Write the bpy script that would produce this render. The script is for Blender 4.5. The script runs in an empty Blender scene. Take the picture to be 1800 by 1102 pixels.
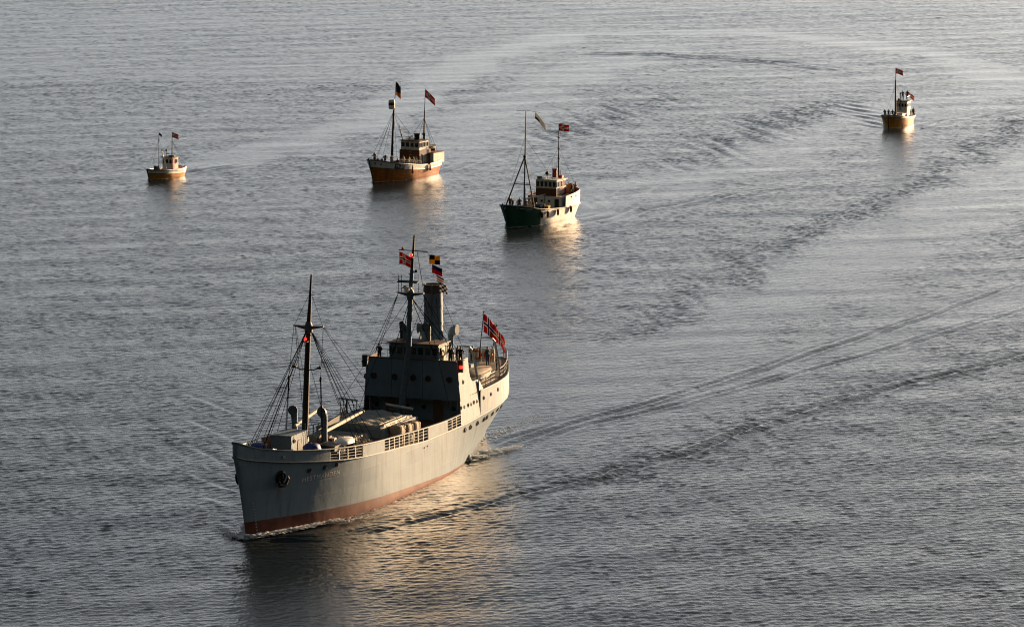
import bpy, bmesh, math, random
import numpy as np
from mathutils import Vector, Matrix
R = math.radians
random.seed(7)
rng = np.random.default_rng(11)
sc = bpy.context.scene
C = sc.collection

# ------------------------------------------------------------------ camera, sky, sun, exposure
CAM_H = 59.0
cd = bpy.data.cameras.new('camera'); cam = bpy.data.objects.new('camera', cd); C.objects.link(cam)
cd.sensor_width = 36.0; cd.lens = 140.0; cd.clip_start = 1.0; cd.clip_end = 60000.0
cam.location = (0, 0, CAM_H); cam.rotation_euler = (R(90 - 8.0), 0, 0)
sc.camera = cam
sc.render.resolution_x, sc.render.resolution_y = 1024, 626

SUN_AZ, SUN_EL = 51.0, 6.0            # azimuth counter-clockwise from +x, elevation
w = bpy.data.worlds.new('World'); sc.world = w; w.use_nodes = True
nt = w.node_tree; nt.nodes.clear()
sky = nt.nodes.new('ShaderNodeTexSky'); sky.sky_type = 'NISHITA'; sky.sun_disc = False
sky.sun_elevation = R(SUN_EL); sky.sun_rotation = R(90 - SUN_AZ)
sky.altitude = 0; sky.air_density = 0.3; sky.dust_density = 0.5; sky.ozone_density = 0.0
bg = nt.nodes.new('ShaderNodeBackground'); bg.inputs['Strength'].default_value = 0.05
wo = nt.nodes.new('ShaderNodeOutputWorld')
hs = nt.nodes.new('ShaderNodeHueSaturation'); hs.inputs['Saturation'].default_value = 0.42      # thin high haze: a paler sky
nt.links.new(sky.outputs[0], hs.inputs['Color']); mul = nt.nodes.new('ShaderNodeMixRGB'); mul.blend_type = 'MULTIPLY'; mul.inputs[0].default_value = 1.0; mul.inputs[2].default_value = (1.0, 0.99, 0.955, 1)
nt.links.new(hs.outputs[0], mul.inputs[1]); nt.links.new(mul.outputs[0], bg.inputs[0]); nt.links.new(bg.outputs[0], wo.inputs[0])
sl = bpy.data.lights.new('sun', 'SUN'); sun = bpy.data.objects.new('sun', sl); C.objects.link(sun)
sl.energy = 5.0; sl.angle = R(0.5); sl.color = (1.0, 0.66, 0.37)
sd = Vector((math.cos(R(SUN_EL)) * math.cos(R(SUN_AZ)), math.cos(R(SUN_EL)) * math.sin(R(SUN_AZ)), math.sin(R(SUN_EL))))
sun.rotation_euler = sd.to_track_quat('Z', 'Y').to_euler()
sc.view_settings.view_transform = 'Standard'; sc.view_settings.look = 'None'
sc.view_settings.exposure = 1.8; sc.view_settings.gamma = 1.0; sc.view_settings.use_curve_mapping = False
sc.cycles.use_denoising = True; sc.cycles.denoiser = 'OPENIMAGEDENOISE'; sc.cycles.denoising_input_passes = 'RGB_ALBEDO_NORMAL'; sc.cycles.denoising_prefilter = 'ACCURATE'; sc.cycles.pixel_filter_type = 'BLACKMAN_HARRIS'; sc.cycles.filter_width = 1.1; sc.cycles.sample_clamp_indirect = 0.6; sc.cycles.blur_glossy = 3.0; sc.cycles.caustics_reflective = False; sc.cycles.caustics_refractive = False

# ------------------------------------------------------------------ materials
MATS = {}
def nodes_of(name):
    m = bpy.data.materials.new(name); m.use_nodes = True
    n = m.node_tree.nodes; l = m.node_tree.links
    return m, n, l, n['Principled BSDF']
def mat(name, col, rough=0.55, metal=0.0, var=0.25, scale=2.0, stretch=(1, 1, 1), bump=0.15, bscale=None, dirt=None, dirt_amt=0.0, spec=0.5):
    """painted / worn surface: noise-mixed colour, fine bump, optional dirt streaks"""
    m, n, l, b = nodes_of(name)
    tc = n.new('ShaderNodeTexCoord'); mp = n.new('ShaderNodeMapping'); mp.inputs['Scale'].default_value = stretch
    l.new(tc.outputs['Object'], mp.inputs[0])
    nz = n.new('ShaderNodeTexNoise'); nz.inputs['Scale'].default_value = scale; nz.inputs['Detail'].default_value = 5
    l.new(mp.outputs[0], nz.inputs['Vector'])
    rp = n.new('ShaderNodeValToRGB'); rp.color_ramp.elements[0].position = 0.3; rp.color_ramp.elements[1].position = 0.7
    rp.color_ramp.elements[0].color = (*[c * (1 - var) for c in col], 1); rp.color_ramp.elements[1].color = (*[min(1, c * (1 + var * 0.6)) for c in col], 1)
    l.new(nz.outputs['Fac'], rp.inputs[0]); out = rp.outputs[0]
    if dirt:
        mp2 = n.new('ShaderNodeMapping'); mp2.inputs['Scale'].default_value = (1.3, 1.3, 0.16); l.new(tc.outputs['Object'], mp2.inputs[0])
        n2 = n.new('ShaderNodeTexNoise'); n2.inputs['Scale'].default_value = 2.2; n2.inputs['Detail'].default_value = 6; l.new(mp2.outputs[0], n2.inputs['Vector'])
        r2 = n.new('ShaderNodeValToRGB'); r2.color_ramp.elements[0].position = 0.52; r2.color_ramp.elements[1].position = 0.72
        r2.color_ramp.elements[1].color = (dirt_amt,) * 3 + (1,); r2.color_ramp.elements[0].color = (0, 0, 0, 1)
        l.new(n2.outputs['Fac'], r2.inputs[0])
        mx = n.new('ShaderNodeMixRGB'); l.new(r2.outputs[0], mx.inputs[0]); l.new(out, mx.inputs[1]); mx.inputs[2].default_value = (*dirt, 1)
        out = mx.outputs[0]
    l.new(out, b.inputs['Base Color'])
    b.inputs['Roughness'].default_value = rough; b.inputs['Metallic'].default_value = metal; b.inputs['Specular IOR Level'].default_value = spec
    if bump:
        n3 = n.new('ShaderNodeTexNoise'); n3.inputs['Scale'].default_value = bscale or scale * 4; n3.inputs['Detail'].default_value = 4
        l.new(mp.outputs[0], n3.inputs['Vector'])
        bp = n.new('ShaderNodeBump'); bp.inputs['Strength'].default_value = bump; bp.inputs['Distance'].default_value = 0.05
        l.new(n3.outputs['Fac'], bp.inputs['Height']); l.new(bp.outputs[0], b.inputs['Normal'])
    MATS[name] = m
    return m
def emit(name, col, s):
    m, n, l, b = nodes_of(name); b.inputs['Base Color'].default_value = (*col, 1)
    b.inputs['Emission Color'].default_value = (*col, 1); b.inputs['Emission Strength'].default_value = s; MATS[name] = m; return m

def ship_paint():
    """grey steel plating: strakes and butts as shallow relief, streaks, red-lead boot topping below a tilted line"""
    m, n, l, b = nodes_of('ship_hull_paint')
    tc = n.new('ShaderNodeTexCoord'); sp = n.new('ShaderNodeSeparateXYZ'); l.new(tc.outputs['Object'], sp.inputs[0])
    def math_(op, a, bb):
        q = n.new('ShaderNodeMath'); q.operation = op
        for i, v in enumerate((a, bb)):
            if hasattr(v, 'links'): l.new(v, q.inputs[i])
            else: q.inputs[i].default_value = v
        return q.outputs[0]
    line = math_('ADD', math_('MULTIPLY', sp.outputs['X'], 0.0355), -0.60)
    nzb = n.new('ShaderNodeTexNoise'); nzb.inputs['Scale'].default_value = 1.5; l.new(tc.outputs['Object'], nzb.inputs['Vector'])
    d = math_('SUBTRACT', math_('ADD', line, math_('MULTIPLY', math_('SUBTRACT', nzb.outputs['Fac'], 0.5), 0.06)), sp.outputs['Z'])
    boot = n.new('ShaderNodeMapRange'); boot.inputs[1].default_value = -0.02; boot.inputs[2].default_value = 0.02; l.new(d, boot.inputs[0])
    # grey with large plates slightly different from each other
    cb = n.new('ShaderNodeCombineXYZ'); l.new(sp.outputs['X'], cb.inputs[0]); l.new(sp.outputs['Z'], cb.inputs[1])
    br = n.new('ShaderNodeTexBrick'); br.inputs['Scale'].default_value = 1.0; br.inputs['Brick Width'].default_value = 5.4; br.inputs['Row Height'].default_value = 1.18
    br.inputs['Mortar Size'].default_value = 0.014; br.inputs['Mortar Smooth'].default_value = 0.6
    br.inputs['Color1'].default_value = (0.16, 0.218, 0.272, 1); br.inputs['Color2'].default_value = (0.195, 0.255, 0.308, 1); br.inputs['Mortar'].default_value = (0.225, 0.28, 0.325, 1)
    l.new(cb.outputs[0], br.inputs['Vector'])
    mp = n.new('ShaderNodeMapping'); mp.inputs['Scale'].default_value = (1.6, 1.6, 0.11); l.new(tc.outputs['Object'], mp.inputs[0])
    n2 = n.new('ShaderNodeTexNoise'); n2.inputs['Scale'].default_value = 1.6; n2.inputs['Detail'].default_value = 7; n2.inputs['Roughness'].default_value = 0.6; l.new(mp.outputs[0], n2.inputs['Vector'])
    r2 = n.new('ShaderNodeValToRGB'); r2.color_ramp.elements[0].position = 0.5; r2.color_ramp.elements[1].position = 0.8; r2.color_ramp.elements[1].color = (0.5, 0.5, 0.5, 1)
    l.new(n2.outputs['Fac'], r2.inputs[0])
    mx = n.new('ShaderNodeMixRGB'); l.new(r2.outputs[0], mx.inputs[0]); l.new(br.outputs['Color'], mx.inputs[1]); mx.inputs[2].default_value = (0.24, 0.28, 0.31, 1)
    r3 = n.new('ShaderNodeValToRGB'); r3.color_ramp.elements[0].position = 0.22; r3.color_ramp.elements[1].position = 0.46
    r3.color_ramp.elements[0].color = (0.65, 0.65, 0.65, 1); r3.color_ramp.elements[1].color = (0, 0, 0, 1); l.new(n2.outputs['Fac'], r3.inputs[0])
    mxd = n.new('ShaderNodeMixRGB'); l.new(r3.outputs[0], mxd.inputs[0]); l.new(mx.outputs[0], mxd.inputs[1]); mxd.inputs[2].default_value = (0.10, 0.085, 0.07, 1)
    acc = None
    for (x0, z0, wd, ln, st) in ((53.3, 4.25, 0.22, 2.4, 0.8), (50.3, 4.4, 0.06, 1.1, 0.5), (48.6, 4.4, 0.06, 1.3, 0.5), (47.2, 4.4, 0.06, 0.9, 0.5), (31.2, 3.3, 0.08, 1.7, 0.7), (30.5, 3.3, 0.08, 1.2, 0.6), (39.2, 4.4, 0.12, 2.0, 0.5), (36.1, 4.1, 0.1, 1.5, 0.5), (26.4, 3.8, 0.12, 1.9, 0.6), (43.9, 4.6, 0.14, 1.8, 0.5), (22.1, 3.2, 0.07, 1.2, 0.6), (19.1, 3.3, 0.07, 1.4, 0.6), (16.7, 3.4, 0.07, 1.2, 0.5), (33.9, 3.9, 0.09, 2.2, 0.45)):
        gx = math_('DIVIDE', math_('SUBTRACT', sp.outputs['X'], x0), wd); gx = math_('POWER', 2.718, math_('MULTIPLY', math_('MULTIPLY', gx, gx), -1.0))
        dz = math_('DIVIDE', math_('SUBTRACT', z0, sp.outputs['Z']), ln); on = math_('GREATER_THAN', dz, 0.0); fz = math_('MAXIMUM', math_('SUBTRACT', 1.0, dz), 0.0)
        v = math_('MULTIPLY', math_('MULTIPLY', gx, math_('MULTIPLY', on, fz)), st); acc = v if acc is None else math_('MAXIMUM', acc, v)
    acc = math_('MULTIPLY', acc, math_('ADD', 0.35, n2.outputs['Fac']))
    mxr = n.new('ShaderNodeMixRGB'); l.new(acc, mxr.inputs[0]); l.new(mxd.outputs[0], mxr.inputs[1]); mxr.inputs[2].default_value = (0.11, 0.055, 0.028, 1); mxd = mxr
    nr = n.new('ShaderNodeTexNoise'); nr.inputs['Scale'].default_value = 0.8; nr.inputs['Detail'].default_value = 6; l.new(tc.outputs['Object'], nr.inputs['Vector'])
    rr = n.new('ShaderNodeValToRGB'); rr.color_ramp.elements[0].color = (0.085, 0.026, 0.02, 1); rr.color_ramp.elements[1].color = (0.17, 0.06, 0.042, 1); rr.color_ramp.elements[0].position = 0.3; rr.color_ramp.elements[1].position = 0.7
    l.new(nr.outputs['Fac'], rr.inputs[0])
    mb = n.new('ShaderNodeMixRGB'); l.new(boot.outputs[0], mb.inputs[0]); l.new(mxd.outputs[0], mb.inputs[1]); l.new(rr.outputs[0], mb.inputs[2])
    l.new(mb.outputs[0], b.inputs['Base Color']); b.inputs['Roughness'].default_value = 0.55; b.inputs['Specular IOR Level'].default_value = 0.12
    nb = n.new('ShaderNodeTexNoise'); nb.inputs['Scale'].default_value = 0.55; nb.inputs['Detail'].default_value = 3; l.new(tc.outputs['Object'], nb.inputs['Vector'])
    hs = math_('ADD', math_('MULTIPLY', nb.outputs['Fac'], 1.6), math_('MULTIPLY', br.outputs['Fac'], 0.2))
    bp = n.new('ShaderNodeBump'); bp.inputs['Strength'].default_value = 0.35; bp.inputs['Distance'].default_value = 0.06; l.new(hs, bp.inputs['Height']); l.new(bp.outputs[0], b.inputs['Normal'])
    MATS['ship_hull'] = m
ship_paint()
mat('ship_grey', (0.165, 0.222, 0.272), 0.58, spec=0.15, var=0.15, scale=1.2, dirt=(0.13, 0.10, 0.08), dirt_amt=0.5)
mat('ship_grey_shaded', (0.105, 0.158, 0.215), 0.6, spec=0.2, var=0.12, scale=0.8, dirt=(0.10, 0.09, 0.08), dirt_amt=0.4)  # the ship's own grey, with deeper shade put into the colour
mat('ship_light', (0.34, 0.36, 0.36), 0.5, var=0.12, scale=2)
mat('red_oxide', (0.13, 0.035, 0.022), 0.75, var=0.35, scale=1.5)
mat('deck_brown', (0.12, 0.065, 0.042), 0.8, var=0.35, scale=1.1, dirt=(0.05, 0.04, 0.035), dirt_amt=0.6)
mat('poop_deck', (0.13, 0.10, 0.075), 0.8, var=0.35, scale=1.1)
mat('roof_brown', (0.085, 0.05, 0.032), 0.7, var=0.3)
mat('mast_dark', (0.026, 0.025, 0.025), 0.6, spec=0.2, var=0.3, scale=3, bump=0.05)
mat('mast_grey', (0.07, 0.098, 0.125), 0.6, spec=0.2, var=0.2, scale=3, bump=0.05)
mat('rope', (0.012, 0.012, 0.012), 0.9, spec=0.0, var=0.3, bump=0)
mat('tan_rope', (0.30, 0.25, 0.18), 0.9, var=0.45, scale=5, bump=0)
mat('black', (0.012, 0.012, 0.013), 0.45, var=0.3)
mat('soot', (0.03, 0.028, 0.026), 0.7, var=0.4)
mat('glass', (0.012, 0.016, 0.018), 0.06, var=0.1, bump=0)
mat('white', (0.72, 0.71, 0.68), 0.45, var=0.1, scale=2, dirt=(0.35, 0.28, 0.2), dirt_amt=0.45)
mat('cream', (0.74, 0.71, 0.64), 0.5, var=0.1, scale=2, dirt=(0.42, 0.33, 0.24), dirt_amt=0.3)
mat('tarp_grey', (0.20, 0.21, 0.19), 0.75, var=0.25, scale=1.2, bump=0.5, bscale=2.5)
mat('tarp_tan', (0.30, 0.24, 0.18), 0.8, var=0.25, scale=1.5, bump=0.5, bscale=3)
mat('tarp_blue', (0.015, 0.045, 0.22), 0.6, var=0.3, scale=2, bump=0.5, bscale=5)
mat('canvas', (0.55, 0.52, 0.46), 0.8, var=0.15, bump=0.3)
mat('wood_spar', (0.55, 0.40, 0.24), 0.45, var=0.2, scale=3, stretch=(0.3, 3, 3))
mat('varnish', (0.46, 0.15, 0.018), 0.28, var=0.45, scale=2.4, stretch=(0.25, 1, 3.2), bump=0.2, dirt=(0.10, 0.03, 0.01), dirt_amt=0.6)
mat('varnish_yellow', (0.54, 0.22, 0.02), 0.28, var=0.4, scale=2.4, stretch=(0.25, 1, 3.2), bump=0.2, dirt=(0.16, 0.06, 0.015), dirt_amt=0.5)
mat('varnish_dark', (0.11, 0.035, 0.012), 0.35, var=0.35, scale=3, stretch=(3, 3, 0.3))
mat('green_hull', (0.010, 0.085, 0.045), 0.3, var=0.3, scale=1.4, dirt=(0.02, 0.06, 0.035), dirt_amt=0.5)
mat('antifoul', (0.10, 0.022, 0.014), 0.6, var=0.3)
mat('red_paint', (0.42, 0.025, 0.02), 0.45, var=0.2)
mat('maroon_paint', (0.16, 0.022, 0.02), 0.5, var=0.25)
mat('orange', (0.75, 0.13, 0.02), 0.5, var=0.15)
mat('deck_wood', (0.20, 0.13, 0.08), 0.75, var=0.35, scale=3, stretch=(0.3, 5, 1))
mat('rust', (0.13, 0.055, 0.025), 0.85, var=0.5, scale=6)
mat('skin', (0.45, 0.25, 0.17), 0.6, var=0.05, bump=0)
mat('hair', (0.035, 0.022, 0.014), 0.7, var=0.3, bump=0)
for nm, c in dict(navy=(0.012, 0.016, 0.035), charcoal=(0.02, 0.02, 0.022), maroon=(0.09, 0.012, 0.014), olive=(0.05, 0.05, 0.02), pale=(0.55, 0.55, 0.50), yellow=(0.55, 0.40, 0.03), teal=(0.015, 0.07, 0.08), beige=(0.38, 0.30, 0.2), jeans=(0.025, 0.035, 0.07), brown=(0.08, 0.045, 0.025)).items():
    mat('cloth_' + nm, c, 0.85, var=0.2, scale=8, bump=0.2)
for nm, c in dict(red=(0.50, 0.012, 0.02), white=(0.75, 0.75, 0.73), blue=(0.012, 0.018, 0.11), yellow=(0.72, 0.42, 0.01), black=(0.012, 0.012, 0.014), gold=(0.62, 0.28, 0.02)).items():
    mat('flag_' + nm, c, 0.8, var=0.12, scale=6, bump=0.1)
for nm in [k for k in MATS if k.startswith('flag_')]:      # thin cloth lets light through
    q = MATS[nm].node_tree; pb = q.nodes['Principled BSDF']; tr = q.nodes.new('ShaderNodeBsdfTranslucent'); mx = q.nodes.new('ShaderNodeMixShader'); mx.inputs[0].default_value = 0.22
    q.links.new(pb.inputs['Base Color'].links[0].from_socket, tr.inputs[0]); q.links.new(pb.outputs[0], mx.inputs[1]); q.links.new(tr.outputs[0], mx.inputs[2]); q.links.new(mx.outputs[0], q.nodes['Material Output'].inputs[0])
emit('lamp_red', (1.0, 0.012, 0.008), 1.6)
emit('lamp_white', (1.0, 0.85, 0.6), 1.5)

# ------------------------------------------------------------------ mesh builder
class MB:
    def __init__(s): s.v = []; s.f = []; s.m = []
    def add(s, vs, fs, mi=0):
        o = len(s.v); s.v += [tuple(p) for p in vs]; s.f += [tuple(i + o for i in f) for f in fs]; s.m += [mi] * len(fs); return s
    def box(s, c, d, mi=0, rot=None, taper=1.0):
        x, y, z = [q / 2 for q in d]; M = rot or Matrix.Identity(3)
        vs = [M @ Vector(((-1, 1)[i & 1] * x * (taper if k else 1), (-1, 1)[j] * y * (taper if k else 1), (-1, 1)[k] * z)) + Vector(c) for k in (0, 1) for j in (0, 1) for i in (0, 1)]
        return s.add(vs, [(0, 2, 3, 1), (4, 5, 7, 6), (0, 1, 5, 4), (2, 6, 7, 3), (0, 4, 6, 2), (1, 3, 7, 5)], mi)
    def hexa(s, b, t, mi=0):
        """b, t: four bottom and four top corners, same order"""
        return s.add(list(b) + list(t), [(3, 2, 1, 0), (4, 5, 6, 7)] + [(i, (i + 1) % 4, (i + 1) % 4 + 4, i + 4) for i in range(4)], mi)
    def tube(s, pts, r, n=6, mi=0, caps=True):
        P = [Vector(p) for p in pts]; rr = r if isinstance(r, (list, tuple)) else [r] * len(P)
        vs, fs = [], []; up = Vector((0.13, 0.21, 0.97))
        for i, p in enumerate(P):
            t = (P[min(i + 1, len(P) - 1)] - P[max(i - 1, 0)]).normalized()
            a = t.cross(up)
            if a.length < 0.05: a = t.cross(Vector((1, 0, 0)))
            a.normalize(); b = t.cross(a)
            vs += [p + (a * math.cos(k * 2 * math.pi / n) + b * math.sin(k * 2 * math.pi / n)) * rr[i] for k in range(n)]
        for i in range(len(P) - 1):
            fs += [(i * n + k, i * n + (k + 1) % n, (i + 1) * n + (k + 1) % n, (i + 1) * n + k) for k in range(n)]
        if caps: fs += [tuple(range(n))[::-1], tuple((len(P) - 1) * n + k for k in range(n))]
        return s.add(vs, fs, mi)
    def lathe(s, prof, n=16, o=(0, 0, 0), M=None, mi=0, sx=1.0, sy=1.0, closed=True):
        M = M or Matrix.Identity(3); o = Vector(o); vs, fs = [], []
        for r, z in prof: vs += [o + M @ Vector((r * sx * math.cos(k * 2 * math.pi / n), r * sy * math.sin(k * 2 * math.pi / n), z)) for k in range(n)]
        for i in range(len(prof) - 1): fs += [(i * n + k, i * n + (k + 1) % n, (i + 1) * n + (k + 1) % n, (i + 1) * n + k) for k in range(n)]
        if closed: fs += [tuple(range(n))[::-1], tuple((len(prof) - 1) * n + k for k in range(n))]
        return s.add(vs, fs, mi)
    def ball(s, c, r, n=8, mi=0, sc_=(1, 1, 1)):
        pr = [(r * math.sin(math.pi * (i + 0.001) / n), -r * math.cos(math.pi * i / n)) for i in range(n + 1)]
        return s.lathe(pr, n + 2, c, Matrix.Diagonal(sc_), mi)
    def prism(s, poly, depth, M, mi=0):
        """poly in local xy, extruded along local z by depth, placed by 4x4 M"""
        n = len(poly); vs = [M @ Vector((x, y, z)) for z in (0, depth) for x, y in poly]
        return s.add(vs, [tuple(range(n))[::-1], tuple(range(n, 2 * n))] + [(i, (i + 1) % n, (i + 1) % n + n, i + n) for i in range(n)], mi)
    def mesh(s, name, mats, smooth=False):
        me = bpy.data.meshes.new(name); me.from_pydata(s.v, [], s.f)
        for m in mats: me.materials.append(MATS[m])
        me.polygons.foreach_set('material_index', s.m)
        bm = bmesh.new(); bm.from_mesh(me); bmesh.ops.recalc_face_normals(bm, faces=bm.faces); bm.to_mesh(me); bm.free()
        if smooth:
            me.polygons.foreach_set('use_smooth', [True] * len(me.polygons))
            try: me.set_sharp_from_angle(angle=R(40))
            except Exception: pass
        return me
    def build(s, name, mats, parent=None, smooth=False, label=None):
        if isinstance(mats, str): mats = [mats]
        return place(name, s.mesh(name, mats, smooth), parent, label)
def place(name, me, parent=None, label=None, M=None):
    o = bpy.data.objects.new(name, me); C.objects.link(o); o.parent = parent
    if M is not None: o.matrix_local = M
    if label: o['label'] = label
    return o
def tag(o, label, cat, group=None, kind=None):
    o['label'] = label; o['category'] = cat
    if group: o['group'] = group
    if kind: o['kind'] = kind
    return o
def root(name, label, cat, loc, rz=0, group=None):
    o = bpy.data.objects.new(name, None); C.objects.link(o); o.location = loc; o.rotation_euler = (0, 0, rz); o.empty_display_size = 0.5
    return tag(o, label, cat, group)
def itp(tab):
    xs = [a for a, b in tab]; ys = [b for a, b in tab]
    def f(x): return float(np.interp(x, xs, ys))
    return f
def smooth_itp(tab):
    """monotone-ish cubic through the table (Catmull-Rom with finite differences)"""
    xs = np.array([a for a, b in tab], float); ys = np.array([b for a, b in tab], float)
    h = np.diff(xs); dl = np.diff(ys) / h; mm = np.empty(len(xs)); mm[0] = dl[0]; mm[-1] = dl[-1]
    mm[1:-1] = np.where(dl[:-1] * dl[1:] <= 0, 0, 2 * dl[:-1] * dl[1:] / np.where(dl[:-1] + dl[1:] == 0, 1, dl[:-1] + dl[1:]))
    def f(x):
        x = min(max(x, xs[0]), xs[-1]); i = min(max(int(np.searchsorted(xs, x)) - 1, 0), len(h) - 1); t = (x - xs[i]) / h[i]
        return float(ys[i] * (1 + 2 * t) * (1 - t) ** 2 + h[i] * mm[i] * t * (1 - t) ** 2 + ys[i + 1] * t * t * (3 - 2 * t) + h[i] * mm[i + 1] * t * t * (t - 1))
    return f

# ------------------------------------------------------------------ hull form shared by ship and boats
class Hull:
    """x forward, y to port, z up from the waterline. bw / bd: half-breadth over x at the waterline and at the top line."""
    def __init__(s, xst, xbow, top, bw, bd, p):
        s.xst, s.xbow, s.top = itp(xst), itp(xbow), smooth_itp(top)
        s.bw, s.bd, s.p = smooth_itp(bw), smooth_itp(bd), p
        s.w0, s.w1, s.d0, s.d1 = bw[0][0], bw[-1][0], bd[0][0], bd[-1][0]
    def hb(s, u, v):
        a = s.bw(s.w0 + u * (s.w1 - s.w0)); b = s.bd(s.d0 + u * (s.d1 - s.d0)); p = s.p(u) if callable(s.p) else s.p
        if v < 0: return max(0.0, a * (1 + 0.35 * v))
        return a + (b - a) * min(v, 1.15) ** p
    def pt(s, u, v, sd=1):
        z = v * s.top(s.d0 + u * (s.d1 - s.d0)); x0, x1 = s.xst(z), s.xbow(z)
        return (x0 + u * (x1 - x0), sd * s.hb(u, v), z)
    def y(s, x, z):
        x0, x1 = s.xst(z), s.xbow(z); u = (x - x0) / (x1 - x0)
        if u <= 0 or u >= 1: return 0.0
        return s.hb(u, z / s.top(s.d0 + u * (s.d1 - s.d0)))
    def frame(s, x, z, sd=1, off=0.0):
        """point on the shell and 4x4 whose Z axis is the outward normal, Y axis up"""
        e = 0.08; P = Vector((x, s.y(x, z), z)); dx = Vector((2 * e, s.y(x + e, z) - s.y(x - e, z), 0)); dz = Vector((0, s.y(x, z + e) - s.y(x, z - e), 2 * e))
        n = dz.cross(dx)
        if n.y < 0: n = -n
        if sd < 0: P.y *= -1; n.y *= -1
        n.normalize(); P = P + n * off; up = (Vector((0, 0, 1)) - n * n.z).normalized(); r = up.cross(n)
        return Matrix(((r.x, up.x, n.x, P.x), (r.y, up.y, n.y, P.y), (r.z, up.z, n.z, P.z), (0, 0, 0, 1)))
    def grid(s, v0, v1, nv, us, mi=0):
        mb = MB()
        for sd in (1, -1):
            vs = [s.pt(u, v0 + (v1 - v0) * j / nv, sd) for u in us for j in range(nv + 1)]
            fs = [(i * (nv + 1) + j, (i + 1) * (nv + 1) + j, (i + 1) * (nv + 1) + j + 1, i * (nv + 1) + j + 1) for i in range(len(us) - 1) for j in range(nv)]
            mb.add(vs, fs, mi)
        return mb
def wall(h, xs, zlo, zhi, sd, th, mb=None, mo=0, mi=1, lean=0.0):
    """upright shell plating following the hull outline: outer face, inner face, top and ends; lean moves the top inboard"""
    mb = mb or MB(); rows = []
    for x in xs:
        a, b = zlo(x), zhi(x); y0 = h(x, a); y1 = max(0.0, h(x, b) - lean * (b - a))
        rows.append([(x, sd * y0, a), (x, sd * y1, b), (x, sd * max(0, y1 - th), b), (x, sd * max(0, y0 - th), a)])
    n = len(rows); vs = [p for r in rows for p in r]
    mb.add(vs, [(i * 4, i * 4 + 4, i * 4 + 5, i * 4 + 1) for i in range(n - 1)] + [(i * 4 + 1, i * 4 + 5, i * 4 + 6, i * 4 + 2) for i in range(n - 1)] + [(0, 1, 2, 3), tuple((n - 1) * 4 + k for k in (3, 2, 1, 0))], mo)
    mb.add(vs, [(i * 4 + 2, i * 4 + 6, i * 4 + 7, i * 4 + 3) for i in range(n - 1)], mi)
    return mb
def cap(h, xs, zt, sd, wd, ht, lean_y=0.0):
    mb = MB(); pts = []
    for x in xs: pts.append((x, sd * (h(x, zt(x)) - lean_y), zt(x)))
    vs = []
    for (x, y, z) in pts:
        yo = y + sd * wd * 0.6; yi = sd * max(0.0, abs(y) - wd * 0.6)
        vs += [(x, yo, z), (x, yo, z + ht), (x, yi, z + ht), (x, yi, z)]
    n = len(pts)
    mb.add(vs, [(i * 4 + a, i * 4 + 4 + a, i * 4 + 4 + (a + 1) % 4, i * 4 + (a + 1) % 4) for i in range(n - 1) for a in range(4)] + [(0, 1, 2, 3), tuple((n - 1) * 4 + k for k in (3, 2, 1, 0))])
    return mb
def deck_sheet(h, xs, zd, inset=0.06, camber=0.08):
    mb = MB(); vs = []
    for x in xs:
        y = max(0.0, h(x, zd(x)) - inset); z = zd(x)
        vs += [(x, y, z), (x, 0.5 * y, z + camber * 0.75), (x, 0, z + camber), (x, -0.5 * y, z + camber * 0.75), (x, -y, z)]
    n = len(xs); mb.add(vs, [(i * 5 + a, i * 5 + 5 + a, i * 5 + 6 + a, i * 5 + 1 + a) for i in range(n - 1) for a in range(4)])
    return mb
def lin(a, b, n): return [a + (b - a) * i / n for i in range(n + 1)]
def coslin(a, b, n, e=(1, 1)):
    """samples dense towards the ends flagged in e"""
    out = []
    for i in range(n + 1):
        t = i / n
        if e == (1, 1): t = 0.5 - 0.5 * math.cos(math.pi * t)
        elif e == (0, 1): t = math.sin(t * math.pi / 2)
        elif e == (1, 0): t = 1 - math.cos(t * math.pi / 2)
        out.append(a + (b - a) * t)
    return out
def rotz(a): return Matrix.Rotation(a, 3, 'Z')
def axis_m(d):
    return Vector(d).normalized().to_track_quat('Z', 'Y').to_matrix()

# ------------------------------------------------------------------ small shared pieces
def porthole_meshes():
    a = MB().lathe([(0.10, 0.0), (0.19, 0.0), (0.19, 0.05), (0.13, 0.06), (0.10, 0.02)], 12, closed=False).mesh('porthole', ['mast_dark'])
    g = MB().lathe([(0.12, -0.01), (0.12, 0.025)], 12).mesh('pane', ['glass'])
    return a, g
PH, PG = porthole_meshes()
def porthole(parent, M, s=1.0):
    o = place('porthole', PH, parent, M=M @ Matrix.Scale(s, 4)); place('pane', PG, o)
def window(parent, M, wd, ht, frame='white', fr=0.05):
    """frame proud of the wall with a dark pane set in it; M: centre on the wall, Z outward, Y up"""
    mb = MB()
    for sx in (-1, 1): mb.box((sx * (wd / 2 + fr / 2), 0, 0.02), (fr, ht + 2 * fr, 0.06))
    for sy in (-1, 1): mb.box((0, sy * (ht / 2 + fr / 2), 0.02), (wd, fr, 0.056))
    o = mb.build('window', frame, parent); o.matrix_local = M
    MB().box((0, 0, 0.008), (wd, ht, 0.02)).build('pane', 'glass', o)
    return o
def face_m(p, n, up=(0, 0, 1)):
    n = Vector(n).normalized(); up = Vector(up); up = (up - n * up.dot(n)).normalized(); r = up.cross(n); p = Vector(p)
    return Matrix(((r.x, up.x, n.x, p.x), (r.y, up.y, n.y, p.y), (r.z, up.z, n.z, p.z), (0, 0, 0, 1)))
def line(name, parent, a, b, r=0.03, sag=0.0, m='rope', n=5):
    a, b = Vector(a), Vector(b)
    pts = [a.lerp(b, t) - Vector((0, 0, sag * 4 * t * (1 - t))) for t in lin(0, 1, 6 if sag else 1)]
    return MB().tube(pts, r * 0.8, n).build(name, m, parent)
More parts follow.
